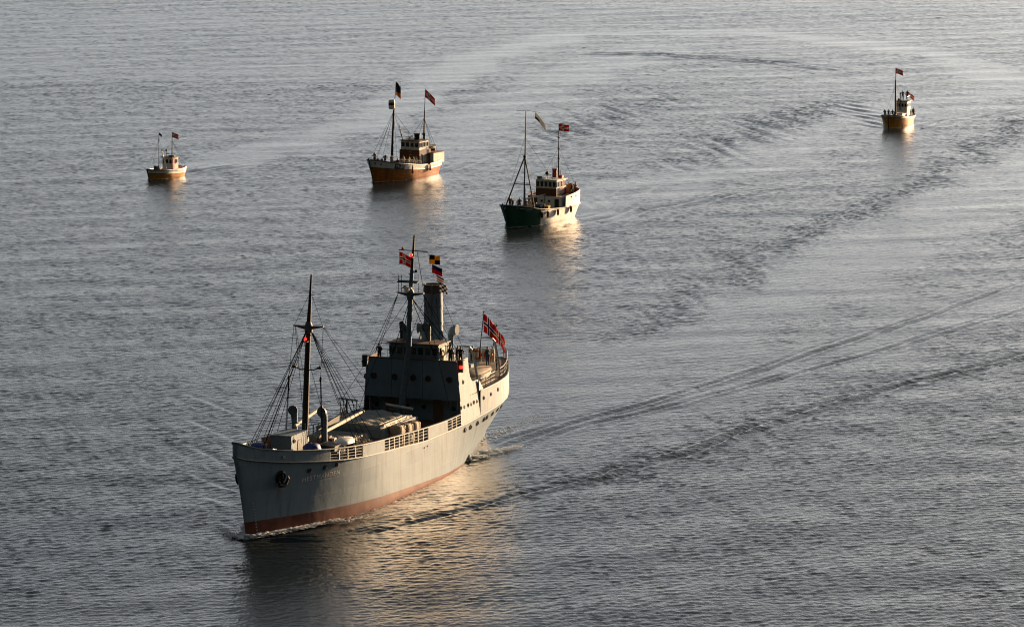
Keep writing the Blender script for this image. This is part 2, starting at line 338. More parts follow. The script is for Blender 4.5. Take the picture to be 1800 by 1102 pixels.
def text_on(h, parent, txt, x0, z0, ht, mname, sd=1, spacing=1.0, off=0.02, name='lettering', width=None, slope=0.0):
    cu = bpy.data.curves.new('txt', 'FONT'); cu.body = txt; cu.size = 1.0; cu.space_character = spacing
    o = bpy.data.objects.new('txt', cu); C.objects.link(o)
    me = bpy.data.meshes.new_from_object(o.evaluated_get(bpy.context.evaluated_depsgraph_get()))
    bpy.data.objects.remove(o); bpy.data.curves.remove(cu)
    mx = max(v.co.x for v in me.vertices); k = ht / 0.7; kx = (width / mx) if width else k
    for v in me.vertices:
        x = x0 - v.co.x * kx if sd > 0 else x0 + v.co.x * kx; z = z0 + v.co.y * k + slope * (x - x0)
        v.co = Vector((x, sd * (h(x, z) + off), z))
    me.materials.clear(); me.materials.append(MATS[mname])
    return place(name, me, parent)
def world_of(boat, p): return boat.matrix_basis @ Vector(p)
def cowl_vent(parent, p, ht, r=0.3, face=(1, 0, 0), m='ship_grey', name='ventilator'):
    """upright pipe bending into a bell mouth"""
    p = Vector(p); f = Vector(face).normalized(); pts = [p, p + Vector((0, 0, ht * 0.6))]; rr = [r * 0.62, r * 0.62]
    for k in range(1, 7):
        a = k / 6 * math.pi / 2; pts.append(p + Vector((0, 0, ht * 0.6)) + f * (r * 1.0 * (1 - math.cos(a))) + Vector((0, 0, (ht * 0.4 - r * 0.3) * math.sin(a)))); rr.append(r * (0.62 + 0.38 * k / 6))
    pts.append(pts[-1] + f * r * 0.35); rr.append(r * 1.12)
    o = MB().tube(pts, rr, 12).build(name, m, parent, smooth=True)
    MB().lathe([(r * 0.95, 0), (r * 0.95, 0.02)], 12, pts[-1] + f * 0.005, axis_m(f)).build('mouth', 'mast_grey' if m != 'white' else 'black', o)
    return o
def rail_fence(parent, pts, ht=0.95, bars=3, m='ship_light', name='railing'):
    """open railing: posts and bars each their own piece below one part"""
    P = [Vector(p) for p in pts]
    o = MB().tube([p + Vector((0, 0, ht)) for p in P], 0.026, 6).build(name, m, parent)
    for p in P: MB().tube([p, p + Vector((0, 0, ht))], 0.024, 5).build('post', m, o)
    for b in range(1, bars): MB().tube([p + Vector((0, 0, ht * b / bars)) for p in P], 0.015, 5).build('bar', m, o)
    return o

# ------------------------------------------------------------------ flags
def flag(name, label, p, wd, ht, pat, mats, az=0.2, droop=0.25, ph=0.0, nx=22, ny=16, curl=1.0, group=None, cat='flag'):
    """cloth from its hoist at world p (top corner), streaming along azimuth az; pat(i, j) gives the colour of a cell"""
    d = Vector((math.cos(az), math.sin(az), 0)); nrm = Vector((-d.y, d.x, 0)); vs = []
    for i in range(nx + 1):
        for j in range(ny + 1):
            s = i / nx; t = j / ny
            amp = 0.09 * wd * curl * (0.25 + s)
            off = amp * math.sin(s * 7.5 + ph + t * 1.3); z = -t * ht * (1 - 0.08 * s) - droop * wd * s ** 1.3 + 0.03 * ht * math.sin(5 * s + ph)
            vs.append(Vector(p) + d * (wd * s * (1 - 0.18 * droop - 0.06 * curl)) + nrm * off + Vector((0, 0, z)))
    mb = MB()
    for i in range(nx):
        for j in range(ny):
            mb.f.append((i * (ny + 1) + j, (i + 1) * (ny + 1) + j, (i + 1) * (ny + 1) + j + 1, i * (ny + 1) + j + 1)); mb.m.append(pat(i, j))
    mb.v = [tuple(v) for v in vs]
    o = mb.build(name, mats, None, smooth=True)
    md = o.modifiers.new('cloth', 'SOLIDIFY'); md.thickness = 0.012
    return tag(o, label, cat, group)
def norway(i, j):
    bx = 2 if 7 <= i < 9 else 1 if 6 <= i < 10 else 0; by = 2 if 7 <= j < 9 else 1 if 6 <= j < 10 else 0
    return max(bx, by)
NOR = ['flag_red', 'flag_white', 'flag_blue']

# ------------------------------------------------------------------ people
def skin_mesh(name, joints, edges, mats, paint):
    me = bpy.data.meshes.new('sk'); me.from_pydata([j[0] for j in joints], edges, []); o = bpy.data.objects.new('sk', me); C.objects.link(o)
    md = o.modifiers.new('s', 'SKIN'); md.use_smooth_shade = True
    for i, j in enumerate(joints):
        sv = me.skin_vertices[0].data[i]; sv.radius = j[1] if isinstance(j[1], tuple) else (j[1], j[1]); sv.use_root = (i == 0)
    o.modifiers.new('d', 'SUBSURF').levels = 1
    out = bpy.data.meshes.new_from_object(o.evaluated_get(bpy.context.evaluated_depsgraph_get())); bpy.data.objects.remove(o)
    out.name = name; out.materials.clear()
    for m in mats: out.materials.append(MATS[m])
    for p in out.polygons: p.material_index = paint(p.center); p.use_smooth = True
    return out
def person_mesh(kind):
    # x forward, z up, feet on z = 0
    pelvis = (0, 0, 0.95); chest = (0.02, 0, 1.32); neck = (0.03, 0, 1.48); head = (0.05, 0, 1.60); crown = (0.05, 0, 1.70)
    lean = {'stand': 0.0, 'reach': 0.05, 'fold': 0.02, 'sit': 0.06}[kind]
    sit = kind == 'sit'; dz = -0.45 if sit else 0.0
    def T(p): return (p[0] + lean * max(0, p[2] - 0.95) * 2, p[1], p[2] + dz)
    J = [(T(pelvis), (0.16, 0.12)), (T((0.01, 0, 1.14)), (0.15, 0.11)), (T(chest), (0.18, 0.12)), (T(neck), 0.055), (T(head), (0.085, 0.095)), (T(crown), (0.07, 0.08))]
    E_ = [(0, 1), (1, 2), (2, 3), (3, 4), (4, 5)]
    for sd in (-1, 1):
        b = len(J); sh = T((0.02, sd * 0.2, 1.40))
        if kind == 'reach': el, wr, hd, tip = (0.2, sd * 0.27, 1.2), (0.42, sd * 0.22, 1.25), (0.5, sd * 0.21, 1.26), (0.56, sd * 0.2, 1.25)
        elif kind == 'fold': el, wr, hd, tip = (0.06, sd * 0.29, 1.14), (0.22, sd * 0.1, 1.16), (0.25, -sd * 0.01, 1.17), (0.25, -sd * 0.07, 1.18)
        elif sit: el, wr, hd, tip = (0.1, sd * 0.27, 1.12), (0.33, sd * 0.17, 1.06), (0.41, sd * 0.15, 1.04), (0.46, sd * 0.14, 1.02)
        else: el, wr, hd, tip = (-0.02, sd * 0.27, 1.12), (0.06, sd * 0.28, 0.88), (0.09, sd * 0.28, 0.79), (0.11, sd * 0.27, 0.72)
        J += [(sh, 0.065), (T(el), 0.05), (T(wr), 0.036), (T(hd), (0.042, 0.026)), (T(tip), 0.02)]; E_ += [(2, b), (b, b + 1), (b + 1, b + 2), (b + 2, b + 3), (b + 3, b + 4)]
        b = len(J)
        if sit: J += [((0.0, sd * 0.1, 0.48), 0.09), ((0.42, sd * 0.13, 0.5), 0.068), ((0.44, sd * 0.13, 0.09), 0.045), ((0.56, sd * 0.14, 0.05), 0.04)]
        else: J += [((0.0, sd * 0.1, 0.86), 0.09), ((0.02, sd * 0.11, 0.5), 0.065), ((-0.01, sd * 0.12, 0.09), 0.045), ((0.13, sd * 0.14, 0.05), 0.042)]
        E_ += [(0, b), (b, b + 1), (b + 1, b + 2), (b + 2, b + 3)]
    hz = head[2] + dz
    def paint(c):
        x, y, z = c
        if z > 1.49 + dz: return 1 if (z > hz + 0.04 or x < 0.02 + lean * 1.2) else 0
        if z > 1.45 + dz and abs(y) < 0.08: return 0
        for k in range(6, len(J), 9):
            hp = Vector(J[k + 3][0])
            if (Vector(c) - hp).length < 0.085: return 0
        if z < 0.085: return 4
        if sit: return 3 if z < 0.6 and (x > 0.14 or z < 0.46) else 2
        return 2 if z > 0.9 else 3
    return skin_mesh('person_' + kind, J, E_, ['skin', 'hair', 'cloth_navy', 'cloth_jeans', 'black'], paint)
PEOPLE = {}
def person(boat, p, yaw, kind, jacket, trousers, label, hair='hair', s=1.0, group=None):
    if kind not in PEOPLE: PEOPLE[kind] = person_mesh(kind)
    o = bpy.data.objects.new('person', PEOPLE[kind]); C.objects.link(o)
    for i, m in ((1, hair), (2, 'cloth_' + jacket), (3, 'cloth_' + trousers)):
        o.material_slots[i].link = 'OBJECT'; o.material_slots[i].material = MATS[m]
    o.location = world_of(boat, p); o.rotation_euler = (0, 0, boat.rotation_euler.z + R(yaw)); o.scale = (s, s, s)
    return tag(o, label, 'person', group)

# ------------------------------------------------------------------ the sea
SHIP_A, SHIP_O = 21.0, (-0.08, 348.95, 0.0)
def heading(a): return -R(90 + a)
WAKES = {   # lines of wake waves on the water (world metres): points, wave height, length, width, feather angle
 'ship_bow': ([(-19.5,296.5),(-14.7,297.3),(-9.7,301.8),(-4.5,308.1),(0.0,314.4),(7.0,323.1),(14.6,334.7),(22.8,350.1),(30.4,361.8),(37.7,372.8),(44.0,380.6),(52.7,392.4),(66,412)], 0.25, 1.9, 1.4, 3),
 'ship_stern': ([(-1.5,338),(0.0,341.8),(5.1,350.1),(13.1,361.8),(21.8,377.0),(31.4,394.7),(41.8,413.7),(49.5,429.0),(60.2,449.5),(72,473)], 0.16, 1.4, 1.1, 2),
 'ship_stern_inner': ([(-1.5,334),(0.0,338.3),(5.0,347.1),(15.7,360.8),(27.4,378.8),(40.4,399.4),(57.2,426.8),(70,448)], 0.13, 1.4, 1.1, 2),
 'old_wake': ([(9,396),(15.0,415.8),(26.3,455.0),(33.4,481.4),(42.1,505.3),(49.9,528.9),(58.9,557.8),(70.3,597.7),(79.6,626.0),(88.7,651.8),(104,700)], 0.08, 3.0, 4.0, 16),
 'track_a': ([(2,600),(9.0,626.0),(17.3,657.0),(24.1,681.0),(30,705)], 0.15, 4.5, 6.0, 25),
 'track_b': ([(22,566),(27.8,585.7),(33.4,605.6),(43.3,643.7),(52.4,671.0),(58,690)], 0.17, 4.5, 6.0, 25),
 'turn': ([(14,792),(27.8,787.9),(40.3,778.9),(50.1,768.8),(56.2,753.3),(60.2,737.1)], 0.20, 6, 6.0, 15),
 'green_outer': ([(3,494),(8.7,502.2),(10.9,506.6),(17.3,516.8),(28.8,533.0),(37.3,543.0),(48,556)], 0.11, 3.0, 2.4, 10),
 'green_inner': ([(5.5,511),(8.1,516.8),(13.7,531.7),(20.1,547.3),(28,565)], 0.11, 3.0, 3.4, 14),
 'right_outer': ([(59.5,629),(59.1,632.7),(58.7,651.8),(56.1,691.3)], 0.16, 3.2, 3.0, 20),
 'right_inner': ([(62,630),(64.0,633.7),(70.7,643.7),(77.9,651.8),(85.4,662.3),(97,680)], 0.13, 3.0, 2.6, 12),
 'left_boat': ([(-48,560),(-46.5,564.7),(-45.1,566.3),(-42.9,569.4),(-36,577)], 0.13, 2.6, 2.2, 12),
 'orange_boat': ([(-12,562),(-10.2,566.3),(-4.1,578.3),(2.6,595.1),(8,610)], 0.10, 3.0, 3.0, 12),
 's1': ([(-31,367),(-24.4,354)], 0.09, 2.6, 1.6, 0), 's2': ([(-30,352),(-23,338.7)], 0.10, 2.6, 1.6, 0), 's3': ([(-29,339),(-22.2,326)], 0.11, 2.6, 1.6, 0),
 's4': ([(-27.2,326),(-21.2,314)], 0.12, 2.6, 1.6, 0), 's5': ([(-25.4,315),(-20.6,305.5)], 0.13, 2.6, 1.5, 0), 's6': ([(-24,304.5),(-19.6,295.3)], 0.15, 2.4, 1.4, 0),
}
SLICKS = [  # smoother water left by the boats: points, half width, how much it calms the ripples
 ([(-1,336),(5.4,372),(14.3,397),(24.4,424),(36.3,458.1),(50.1,497.3),(71.2,551.0),(95,612)], 11.0, 0.5),
 ([(-46.3,566.3),(-38.1,590.8),(-30.1,617.5),(-23.0,641.6),(-14.3,714.1),(-5.6,781.9),(12.1,846.0),(48.8,854.7),(70.4,820.8),(84.6,789.4),(92.0,714.1)], 6.5, 0.6),
 ([(4,502),(8.9,516.2),(19.8,551.0),(33.0,574.2),(44.3,617.5),(60.2,657.0),(75,700)], 8.0, 0.4),
 ([(-10.2,572),(-8,600),(-3.8,657.0),(6.1,714.1),(19.8,767.3),(30,812)], 8.0, 0.45),
 ([(-2,335),(5.1,346),(16.7,366),(30.0,388),(45.7,414),(64.4,446)], 7.5, 0.35),
 ([(64,640),(74,670),(88,706),(104,745)], 12.0, 0.4),
 ([(-19.5,296),(-10,299.5),(0,311.5),(10,326)], 1.2, 0.2),
]
def poly_dist(X, Y, pts):
    best = np.full(X.shape, 1e9); sg = np.zeros(X.shape); S = np.zeros(X.shape); acc = 0.0
    for (ax, ay), (bx, by) in zip(pts[:-1], pts[1:]):
        dx, dy = bx - ax, by - ay; L = math.hypot(dx, dy)
        t = np.clip(((X - ax) * dx + (Y - ay) * dy) / (L * L), 0, 1); ex = X - ax - t * dx; ey = Y - ay - t * dy; d = np.hypot(ex, ey)
        c = (ex * dy - ey * dx) / L; k = d < best
        best[k] = d[k]; sg[k] = c[k]; S[k] = acc + t[k] * L; acc += L
    return best, sg, S, acc
N_W = 90
wl = 0.45 * (2.6 / 0.45) ** rng.random(N_W); wl.sort()
wdir = R(-72) + rng.normal(0, 0.62, N_W)            # the light breeze that carries the flags to the right
wamp = 0.0066 * np.minimum(wl, 1.0) / (1 + (wl / 1.5) ** 2) * (0.6 + 0.8 * rng.random(N_W))
wph = rng.random(N_W) * 2 * math.pi
def slow(X, Y, seed, L0):
    r2 = np.random.default_rng(seed); v = np.zeros(X.shape)
    for k in range(7):
        L = L0 * (0.4 + r2.random()); a = r2.random() * 2 * math.pi; v += np.sin((X * math.cos(a) + Y * math.sin(a) * 0.6) * 2 * math.pi / L + r2.random() * 6.28)
    return v / 2.6
def sea_height(X, Y):
    calm = np.zeros(X.shape); z = np.zeros(X.shape)
    wob = slow(X, Y, 5, 16.0); wob2 = slow(X, Y, 9, 60.0)
    for pts, hw, k in SLICKS:
        px = [p[0] for p in pts]; py = [p[1] for p in pts]
        sel = (X > min(px) - 3 * hw) & (X < max(px) + 3 * hw) & (Y > min(py) - 3 * hw) & (Y < max(py) + 3 * hw)
        if not sel.any(): continue
        d, sg, S, T = poly_dist(X[sel], Y[sel], pts); ends = np.clip(S / 10, 0, 1) * np.clip((T - S) / 14, 0, 1)
        c = k * np.exp(-((sg + wob[sel] * hw * 0.25) / hw) ** 4) * (d < 2.5 * hw) * (0.35 + 0.65 * ends); calm[sel] = np.maximum(calm[sel], c)
    gust = 0.82 + 0.10 * wob2 + 0.06 * wob
    rough = np.zeros(X.shape)
    for nm, hw, k in (('old_wake', 3.2, 0.9), ('track_a', 4.5, 0.6), ('track_b', 4.5, 0.8), ('turn', 4.0, 0.7), ('ship_bow', 2.2, 0.5)):
        d, sg, S, T = poly_dist(X, Y, WAKES[nm][0]); ends = np.clip(S / 12, 0, 1) * np.clip((T - S) / 20, 0, 1)
        rough = np.maximum(rough, k * np.exp(-((sg + 0.5 * wob * hw) / hw) ** 2) * (d < 3 * hw) * ends)
    amp = np.clip(gust * (1 - calm) + rough, 0.12, 2.0)
    for L, a, A, p in zip(wl, wdir, wamp, wph):
        k = 2 * math.pi / L; z += A * np.sin(k * (X * math.cos(a) + Y * math.sin(a)) + p + 0.6 * wob * (L > 3))
    z *= amp * (0.82 + 0.15 * slow(X, Y, 21, 7.0) + 0.13 * slow(X, Y, 33, 3.2))
    r3 = np.random.default_rng(77)
    for k in range(14):      # faint longer swell
        L = 5 + 13 * r3.random(); a = R(-80) + r3.normal(0, .5); z += 0.0006 * L * np.sin(2 * math.pi / L * (X * math.cos(a) + Y * math.sin(a)) + r3.random() * 6.28) * (1 - 0.6 * calm)
    for nm, (pts, A, L, hw, fe) in WAKES.items():
        px = [p[0] for p in pts]; py = [p[1] for p in pts]; g = 3.2 * hw
        sel = (X > min(px) - g) & (X < max(px) + g) & (Y > min(py) - g) & (Y < max(py) + g)
        if not sel.any(): continue
        d, sg, S, T = poly_dist(X[sel], Y[sel], pts); b = R(fe)
        ends = np.clip(S / 3, 0, 1) * np.clip((T - S) / (0.35 * T), 0, 1)
        ph = 2 * math.pi * (sg * math.cos(b) + S * math.sin(b)) / L + (0.9 if nm.startswith('ship') else 1.4) * wob[sel]
        env = np.exp(-(sg / hw) ** 2) * (d < g) * ends * np.clip(0.78 + 0.3 * np.sin(S * 0.31 + wob[sel] * 2.2) + 0.2 * np.sin(S * 0.83 + wob2[sel] * 3), 0.2, 1.2)
        z[sel] += A * (0.45 if len(nm) == 2 else 0.62) * env * (np.sin(ph) + 0.35 * np.sin(2 * ph + 0.6))
        calm[sel] = np.maximum(0, calm[sel] - 0.3 * env)
    return z, np.clip(calm - 0.25 * np.clip(gust - 0.8, -0.5, 0.5), 0, 1)
def build_sea():
    V, F, A = [], [], []; o = 0
    for (y0, y1, cell, W) in ((252, 330, 0.21, 50), (330, 420, 0.26, 63), (420, 540, 0.36, 81), (540, 720, 0.42, 108), (720, 1010, 0.56, 148)):
        nx = int(2 * W / cell); ny = int((y1 - y0 + 0.4) / cell); xs = np.linspace(-W, W, nx + 1); ys = np.linspace(y0 - 0.4, y1, ny + 1)
        X, Y = np.meshgrid(xs, ys); Z, K = sea_height(X, Y)
        V.append(np.stack([X, Y, Z], -1).reshape(-1, 3)); A.append(K.ravel())
        i = np.arange(ny)[:, None] * (nx + 1) + np.arange(nx)[None, :] + o
        F.append(np.stack([i, i + 1, i + nx + 2, i + nx + 1], -1).reshape(-1, 4)); o += X.size
    far = np.array([(-9000, -3000), (9000, -3000), (9000, 15000), (-9000, 15000)], float)
    V.append(np.c_[far, np.full(4, -0.75)]); A.append(np.zeros(4)); F.append(np.array([[o, o + 1, o + 2, o + 3]]))
    V = np.concatenate(V).astype(np.float32); F = np.concatenate(F).astype(np.int32); A = np.concatenate(A).astype(np.float32)
    me = bpy.data.meshes.new('sea'); me.vertices.add(len(V)); me.vertices.foreach_set('co', V.ravel())
    me.loops.add(F.size); me.loops.foreach_set('vertex_index', F.ravel()); me.polygons.add(len(F))
    me.polygons.foreach_set('loop_start', np.arange(0, F.size, 4, dtype=np.int32)); me.polygons.foreach_set('use_smooth', np.ones(len(F), bool))
    me.update(calc_edges=True)
    at = me.attributes.new('calm', 'FLOAT', 'POINT'); at.data.foreach_set('value', A)
    m, n, l, b = nodes_of('sea_water')
    b.inputs['Base Color'].default_value = (0.010, 0.017, 0.020, 1); b.inputs['Roughness'].default_value = 0.17; b.inputs['IOR'].default_value = 1.333
    tc = n.new('ShaderNodeTexCoord'); ca = n.new('ShaderNodeAttribute'); ca.attribute_name = 'calm'
    mp = n.new('ShaderNodeMapping'); mp.inputs['Rotation'].default_value = (0, 0, R(38)); mp.inputs['Scale'].default_value = (1.0, 0.55, 1.0); l.new(tc.outputs['Object'], mp.inputs[0])
    n1 = n.new('ShaderNodeTexNoise'); n1.inputs['Scale'].default_value = 2.3; n1.inputs['Detail'].default_value = 4; n1.inputs['Roughness'].default_value = 0.6; l.new(mp.outputs[0], n1.inputs['Vector'])
    sb = n.new('ShaderNodeMath'); sb.operation = 'MULTIPLY_ADD'; sb.inputs[1].default_value = -0.75; sb.inputs[2].default_value = 1.0; l.new(ca.outputs['Fac'], sb.inputs[0])
    hm = n.new('ShaderNodeMath'); hm.operation = 'MULTIPLY'; l.new(n1.outputs['Fac'], hm.inputs[0]); l.new(sb.outputs[0], hm.inputs[1])
    bp = n.new('ShaderNodeBump'); bp.inputs['Strength'].default_value = 1.0; bp.inputs['Distance'].default_value = 0.075; l.new(hm.outputs[0], bp.inputs['Height']); l.new(bp.outputs[0], b.inputs['Normal'])
    MATS['sea'] = m; me.materials.append(m)
    s = place('sea', me); s['kind'] = 'structure'; s['label'] = 'rippled grey sea crossed by curving boat wakes'
build_sea()

# ------------------------------------------------------------------ unseen wooded slope added behind the viewer to keep shaded sides dark
def build_shade_hills():
    nx, ny = 90, 40; mb = MB(); vs = []
    for i in range(nx + 1):
        for j in range(ny + 1):
            a = R(152 + 228 * i / nx); r = 120 + 2400 * (j / ny) ** 1.6
            e = min(1, i / 8, (nx - i) / 8)
            hgt = (r - 120) ** 0.86 * 1.75 * e * (0.8 + 0.35 * math.sin(a * 7 + 1) * math.sin(a * 3.1 + r / 700) + 0.1 * math.sin(a * 31 + r / 90) + 0.06 * math.sin(a * 67 - r / 41))
            vs.append((r * math.cos(a), r * math.sin(a) + 40, max(-2.0, hgt - 2.0)))
    mb.add(vs, [(i * (ny + 1) + j, (i + 1) * (ny + 1) + j, (i + 1) * (ny + 1) + j + 1, i * (ny + 1) + j + 1) for i in range(nx) for j in range(ny)])
    mat('shade_hill_woods', (0.018, 0.028, 0.022), 0.95, var=0.5, scale=0.02, bump=0.8, bscale=0.08)
    o = mb.build('shade_hills', 'shade_hill_woods', None, smooth=True); o['kind'] = 'structure'; o['label'] = 'dark wooded hillside added unseen behind the viewpoint to darken shaded sides'
build_shade_hills()

# ------------------------------------------------------------------ the grey cargo ship
ship = root('cargo_ship', 'large grey steam cargo ship with tall funnel and two masts', 'ship', SHIP_O, heading(SHIP_A))
def build_ship(sh):
    bw = [(6.5, 0), (8.5, 0.45), (12, 1.35), (15.5, 2.3), (18, 2.95), (23, 3.95), (28, 4.40), (33, 4.45), (38, 4.42), (41, 4.25), (44, 3.85), (47, 3.2), (50, 2.35), (53, 1.3), (55, 0.5), (56, 0)]
    bd = [(3.0, 0), (3.12, 0.4), (3.4, 0.8), (4, 1.22), (5.5, 1.9), (7, 2.48), (9.5, 3.38), (12, 4.08), (15, 4.38), (18, 4.45), (30, 4.45), (40, 4.45), (43, 4.38), (46, 4.1), (48.4, 3.6), (50, 3.14), (52.5, 2.3), (54, 1.74), (56, 0.92), (57.3, 0.42), (57.9, 0.18), (58.1, 0)]
    top = [(3.0, 4.85), (6, 4.66), (12, 4.39), (18, 4.05), (23, 3.83), (30, 3.82), (36, 4.15), (43.6, 4.62), (48.4, 5.05), (52.5, 5.55), (56, 6.15), (57.3, 6.45), (58.1, 6.75)]
    H = Hull([(-1, 7.4), (0, 6.5), (1.2, 5.7), (3, 4.3), (4.4, 3.2), (4.85, 3.0), (7, 2.9)], [(-1, 55.8), (0, 56), (4, 57.05), (6.75, 58.1), (8, 58.3)], top, bw, bd, lambda u: 0.95 if u < 0.4 else 0.95 + 0.45 * min(1, (u - 0.4) / 0.5))
    us = coslin(0, 1, 90)
    hull = H.grid(-0.25, 1.0, 16, us).build('hull', 'ship_hull', sh, smooth=True)
    dk = smooth_itp(top)
    rail = smooth_itp([(23, 4.77), (26, 4.74), (30, 4.83), (36, 5.1), (39.5, 5.28), (43.6, 5.54), (48.4, 5.92), (52.5, 6.38), (55.5, 6.95), (57.3, 7.5), (58.1, 7.8)])
    bdf = smooth_itp(bd)
    out = lambda x, z: bdf(x) + 0.004          # deck outline carried straight up
    deck_sheet(lambda x, z: bdf(x), coslin(3.1, 57.9, 70), lambda x: dk(x) - 0.03, 0.05, 0.1).build('main_deck', 'deck_brown', sh)
    # bulwarks: solid lengths with open railed gaps between them
    solid = [(26.15, 30.35), (39.5, 43.6), (48.3, 58.1)]; gaps = [(23.06, 26.15), (30.35, 39.5), (43.6, 48.3)]; bays = [3, 9, 4]
    for sd in (1, -1):
        for (a, b) in solid:
            xs = coslin(a, b, 26, (0, 1)) if b > 50 else lin(a, b, 6)
            wall(out, xs, dk, rail, sd, 0.09).build('bulwark', ['ship_grey', 'red_oxide'], sh, smooth=True)
        cap(out, coslin(23.06, 58.12, 60, (0, 1)), lambda x: rail(x) + 0.002, sd, 0.14, 0.06).build('cap_rail', 'ship_light', sh)
        cap(out, coslin(3.02, 57.95, 110), lambda x: dk(x) - 0.05, sd, 0.07, 0.07).build('rubbing_strake', 'ship_light', sh)
        for (a, b), nb in zip(gaps, bays):
            for k in range(nb + 1):
                x = a + (b - a) * k / nb; y = sd * (out(x, 0) - 0.05)
                MB().box((x, y, (dk(x) + rail(x)) / 2), (0.11, 0.07, rail(x) - dk(x))).build('stanchion', 'ship_light', sh)
            for j in range(1, 4):
                pts = [(x, sd * (out(x, 0) - 0.05), dk(x) + (rail(x) - dk(x)) * j / 4) for x in lin(a, b, 2 * nb)]
                MB().tube(pts, 0.03, 5).build('rail_bar', 'ship_light', sh)
        for k in range(16):     # stays inside the bulwark
            x = 26.5 + k * 1.9
            if not any(a - .2 < x < b + .2 for a, b in gaps) and x < 56:
                y = sd * (bdf(x) - 0.1); MB().add([(x, y, dk(x)), (x, y, rail(x) - .1), (x, y - sd * .45, dk(x)), (x + .05, y, dk(x)), (x + .05, y, rail(x) - .1), (x + .05, y - sd * .45, dk(x))], [(0, 1, 2), (3, 5, 4), (0, 3, 4, 1), (1, 4, 5, 2), (0, 2, 5, 3)]).build('bulwark_stay', 'ship_light', sh)
    # lettering, portholes, anchors, draught marks
    text_on(H.y, sh, 'HESTMANDEN', 51.0, 3.72, 0.36, 'white', 1, 1.15, 0.025, 'name_lettering', width=4.3)
    text_on(H.y, sh, 'HESTMANDEN', 46.7, 3.72, 0.36, 'white', -1, 1.15, 0.025, 'name_lettering', width=4.3)
    for sd in (1, -1):
        for x in (50.3, 48.6, 47.2): porthole(sh, H.frame(x, 4.55, sd, 0.01))
        for x, z in ((22.1, 3.33), (20.8, 3.36), (19.1, 3.41), (17.5, 3.48), (16.75, 3.54), (15.2, 3.6), (13.6, 3.68), (12.2, 3.75)): porthole(sh, H.frame(x, z, sd, 0.01), 1.15)
        for x, z in ((22.5, 5.31), (20.93, 5.31), (19.64, 5.35), (17.95, 5.4), (16.24, 5.46), (14.43, 5.58)): porthole(sh, face_m((x, sd * (bdf(x) + 0.012), z), (0, sd, 0)), 0.9)
        porthole(sh, face_m((22.58, sd * (bdf(22.5) - 0.06), 7.42), (0, sd, 0)), 1.1)
        for x, z in ((31.2, 3.3), (30.5, 3.32)): MB().lathe([(0.07, 0), (0.07, 0.05)], 8).build('scupper', 'black', sh).matrix_local = H.frame(x, z, sd, 0.0)
        # bower anchor housed in its hawse pipe
        F = H.frame(53.3, 4.5, sd, 0.0)
        hp = MB().lathe([(0.5, 0.0), (0.5, 0.1), (0.4, 0.17), (0.3, 0.08), (0.26, -0.05)], 18, closed=True).build('hawse_pipe', 'mast_dark', sh); hp.matrix_local = F
        an = MB().tube([(0, 0.5, 0.1), (0, -0.55, 0.32)], 0.09, 8)
        for q in (-1, 1): an.tube([(0, -0.6, 0.32), (q * 0.35, -0.5, 0.34), (q * 0.52, -0.1, 0.36), (q * 0.46, 0.12, 0.36)], [0.13, 0.12, 0.09, 0.03], 8)
        an.box((0, -0.62, 0.3), (0.5, 0.24, 0.26)); an.build('anchor', 'mast_dark', sh).matrix_local = F
    for k in range(13):
        z = 0.15 + k * 0.24; x = 55.55 + z * 0.26
        if z < 3: MB().box((0, 0, 0.006), (0.14, 0.1, 0.012)).build('draught_mark', 'ship_light', sh).matrix_local = H.frame(x - 0.55, z, 1, 0.0)
    MB().lathe([(0.14, 0), (0.14, 0.06)], 10).build('fairlead', 'ship_light', sh).matrix_local = face_m((53.4, out(53.4, 0) + 0.01, 6.05), (0.4, 0.9, 0))

    # ---- raised poop and bridge sides: one run of plating with a scoop at the boat deck
    pt_ = smooth_itp([(3.0, 6.5), (6, 6.4), (12.2, 6.25), (18.72, 6.1)])
    for sd in (1, -1):
        wall(out, coslin(3.02, 18.72, 40, (1, 0)), dk, pt_, sd, 0.08).build('poop_plating', ['ship_grey', 'red_oxide'], sh, smooth=True)
        cap(out, coslin(3.02, 18.7, 40, (1, 0)), lambda x: pt_(x) + 0.002, sd, 0.1, 0.05).build('poop_edge', 'ship_light', sh)
        zt = itp([(18.72, 7.07), (19.9, 7.07), (20.2, 7.2), (20.5, 7.55), (20.62, 8.0), (20.72, 9.15), (20.8, 9.2), (23.02, 9.12)])
        wall(out, [18.73, 19.3, 19.9, 20.05, 20.2, 20.35, 20.5, 20.56, 20.62, 20.68, 20.72, 20.8, 21.5, 22.2, 23.02], dk, zt, sd, 0.08, lean=0.07).build('bridge_plating', ['ship_grey', 'red_oxide'], sh)
    deck_sheet(lambda x, z: bdf(x), coslin(3.1, 20.6, 30, (1, 0)), lambda x: pt_(min(x, 18.7)) - 0.06, 0.05, 0.08).build('poop_deck', 'poop_deck', sh)
    # bridge block: upper front proud of the recessed lower front
    F0, F1 = 22.98, 20.6
    def slab(x0, x1, za, zb, ya, yb):
        return MB().hexa([(x0, -ya, za), (x1, -ya, za), (x1, ya, za), (x0, ya, za)], [(x0, -yb, zb), (x1, -yb, zb), (x1, yb, zb), (x0, yb, zb)])
    for (ya, yb, yc, yd) in ((-4.34, -1.87, -3.92, -1.87), (-1.84, 0.91, -1.84, 0.91), (0.94, 4.34, 0.94, 4.02)):      # three welded front panels
        MB().hexa([(F0 - 0.12, ya, 5.85), (F0, ya, 5.85), (F0, yb, 5.85), (F0 - 0.12, yb, 5.85)], [(F0 - 0.12, yc, 9.1), (F0, yc, 9.1), (F0, yd, 9.1), (F0 - 0.12, yd, 9.1)]).build('front_panel', 'ship_grey_shaded', sh)
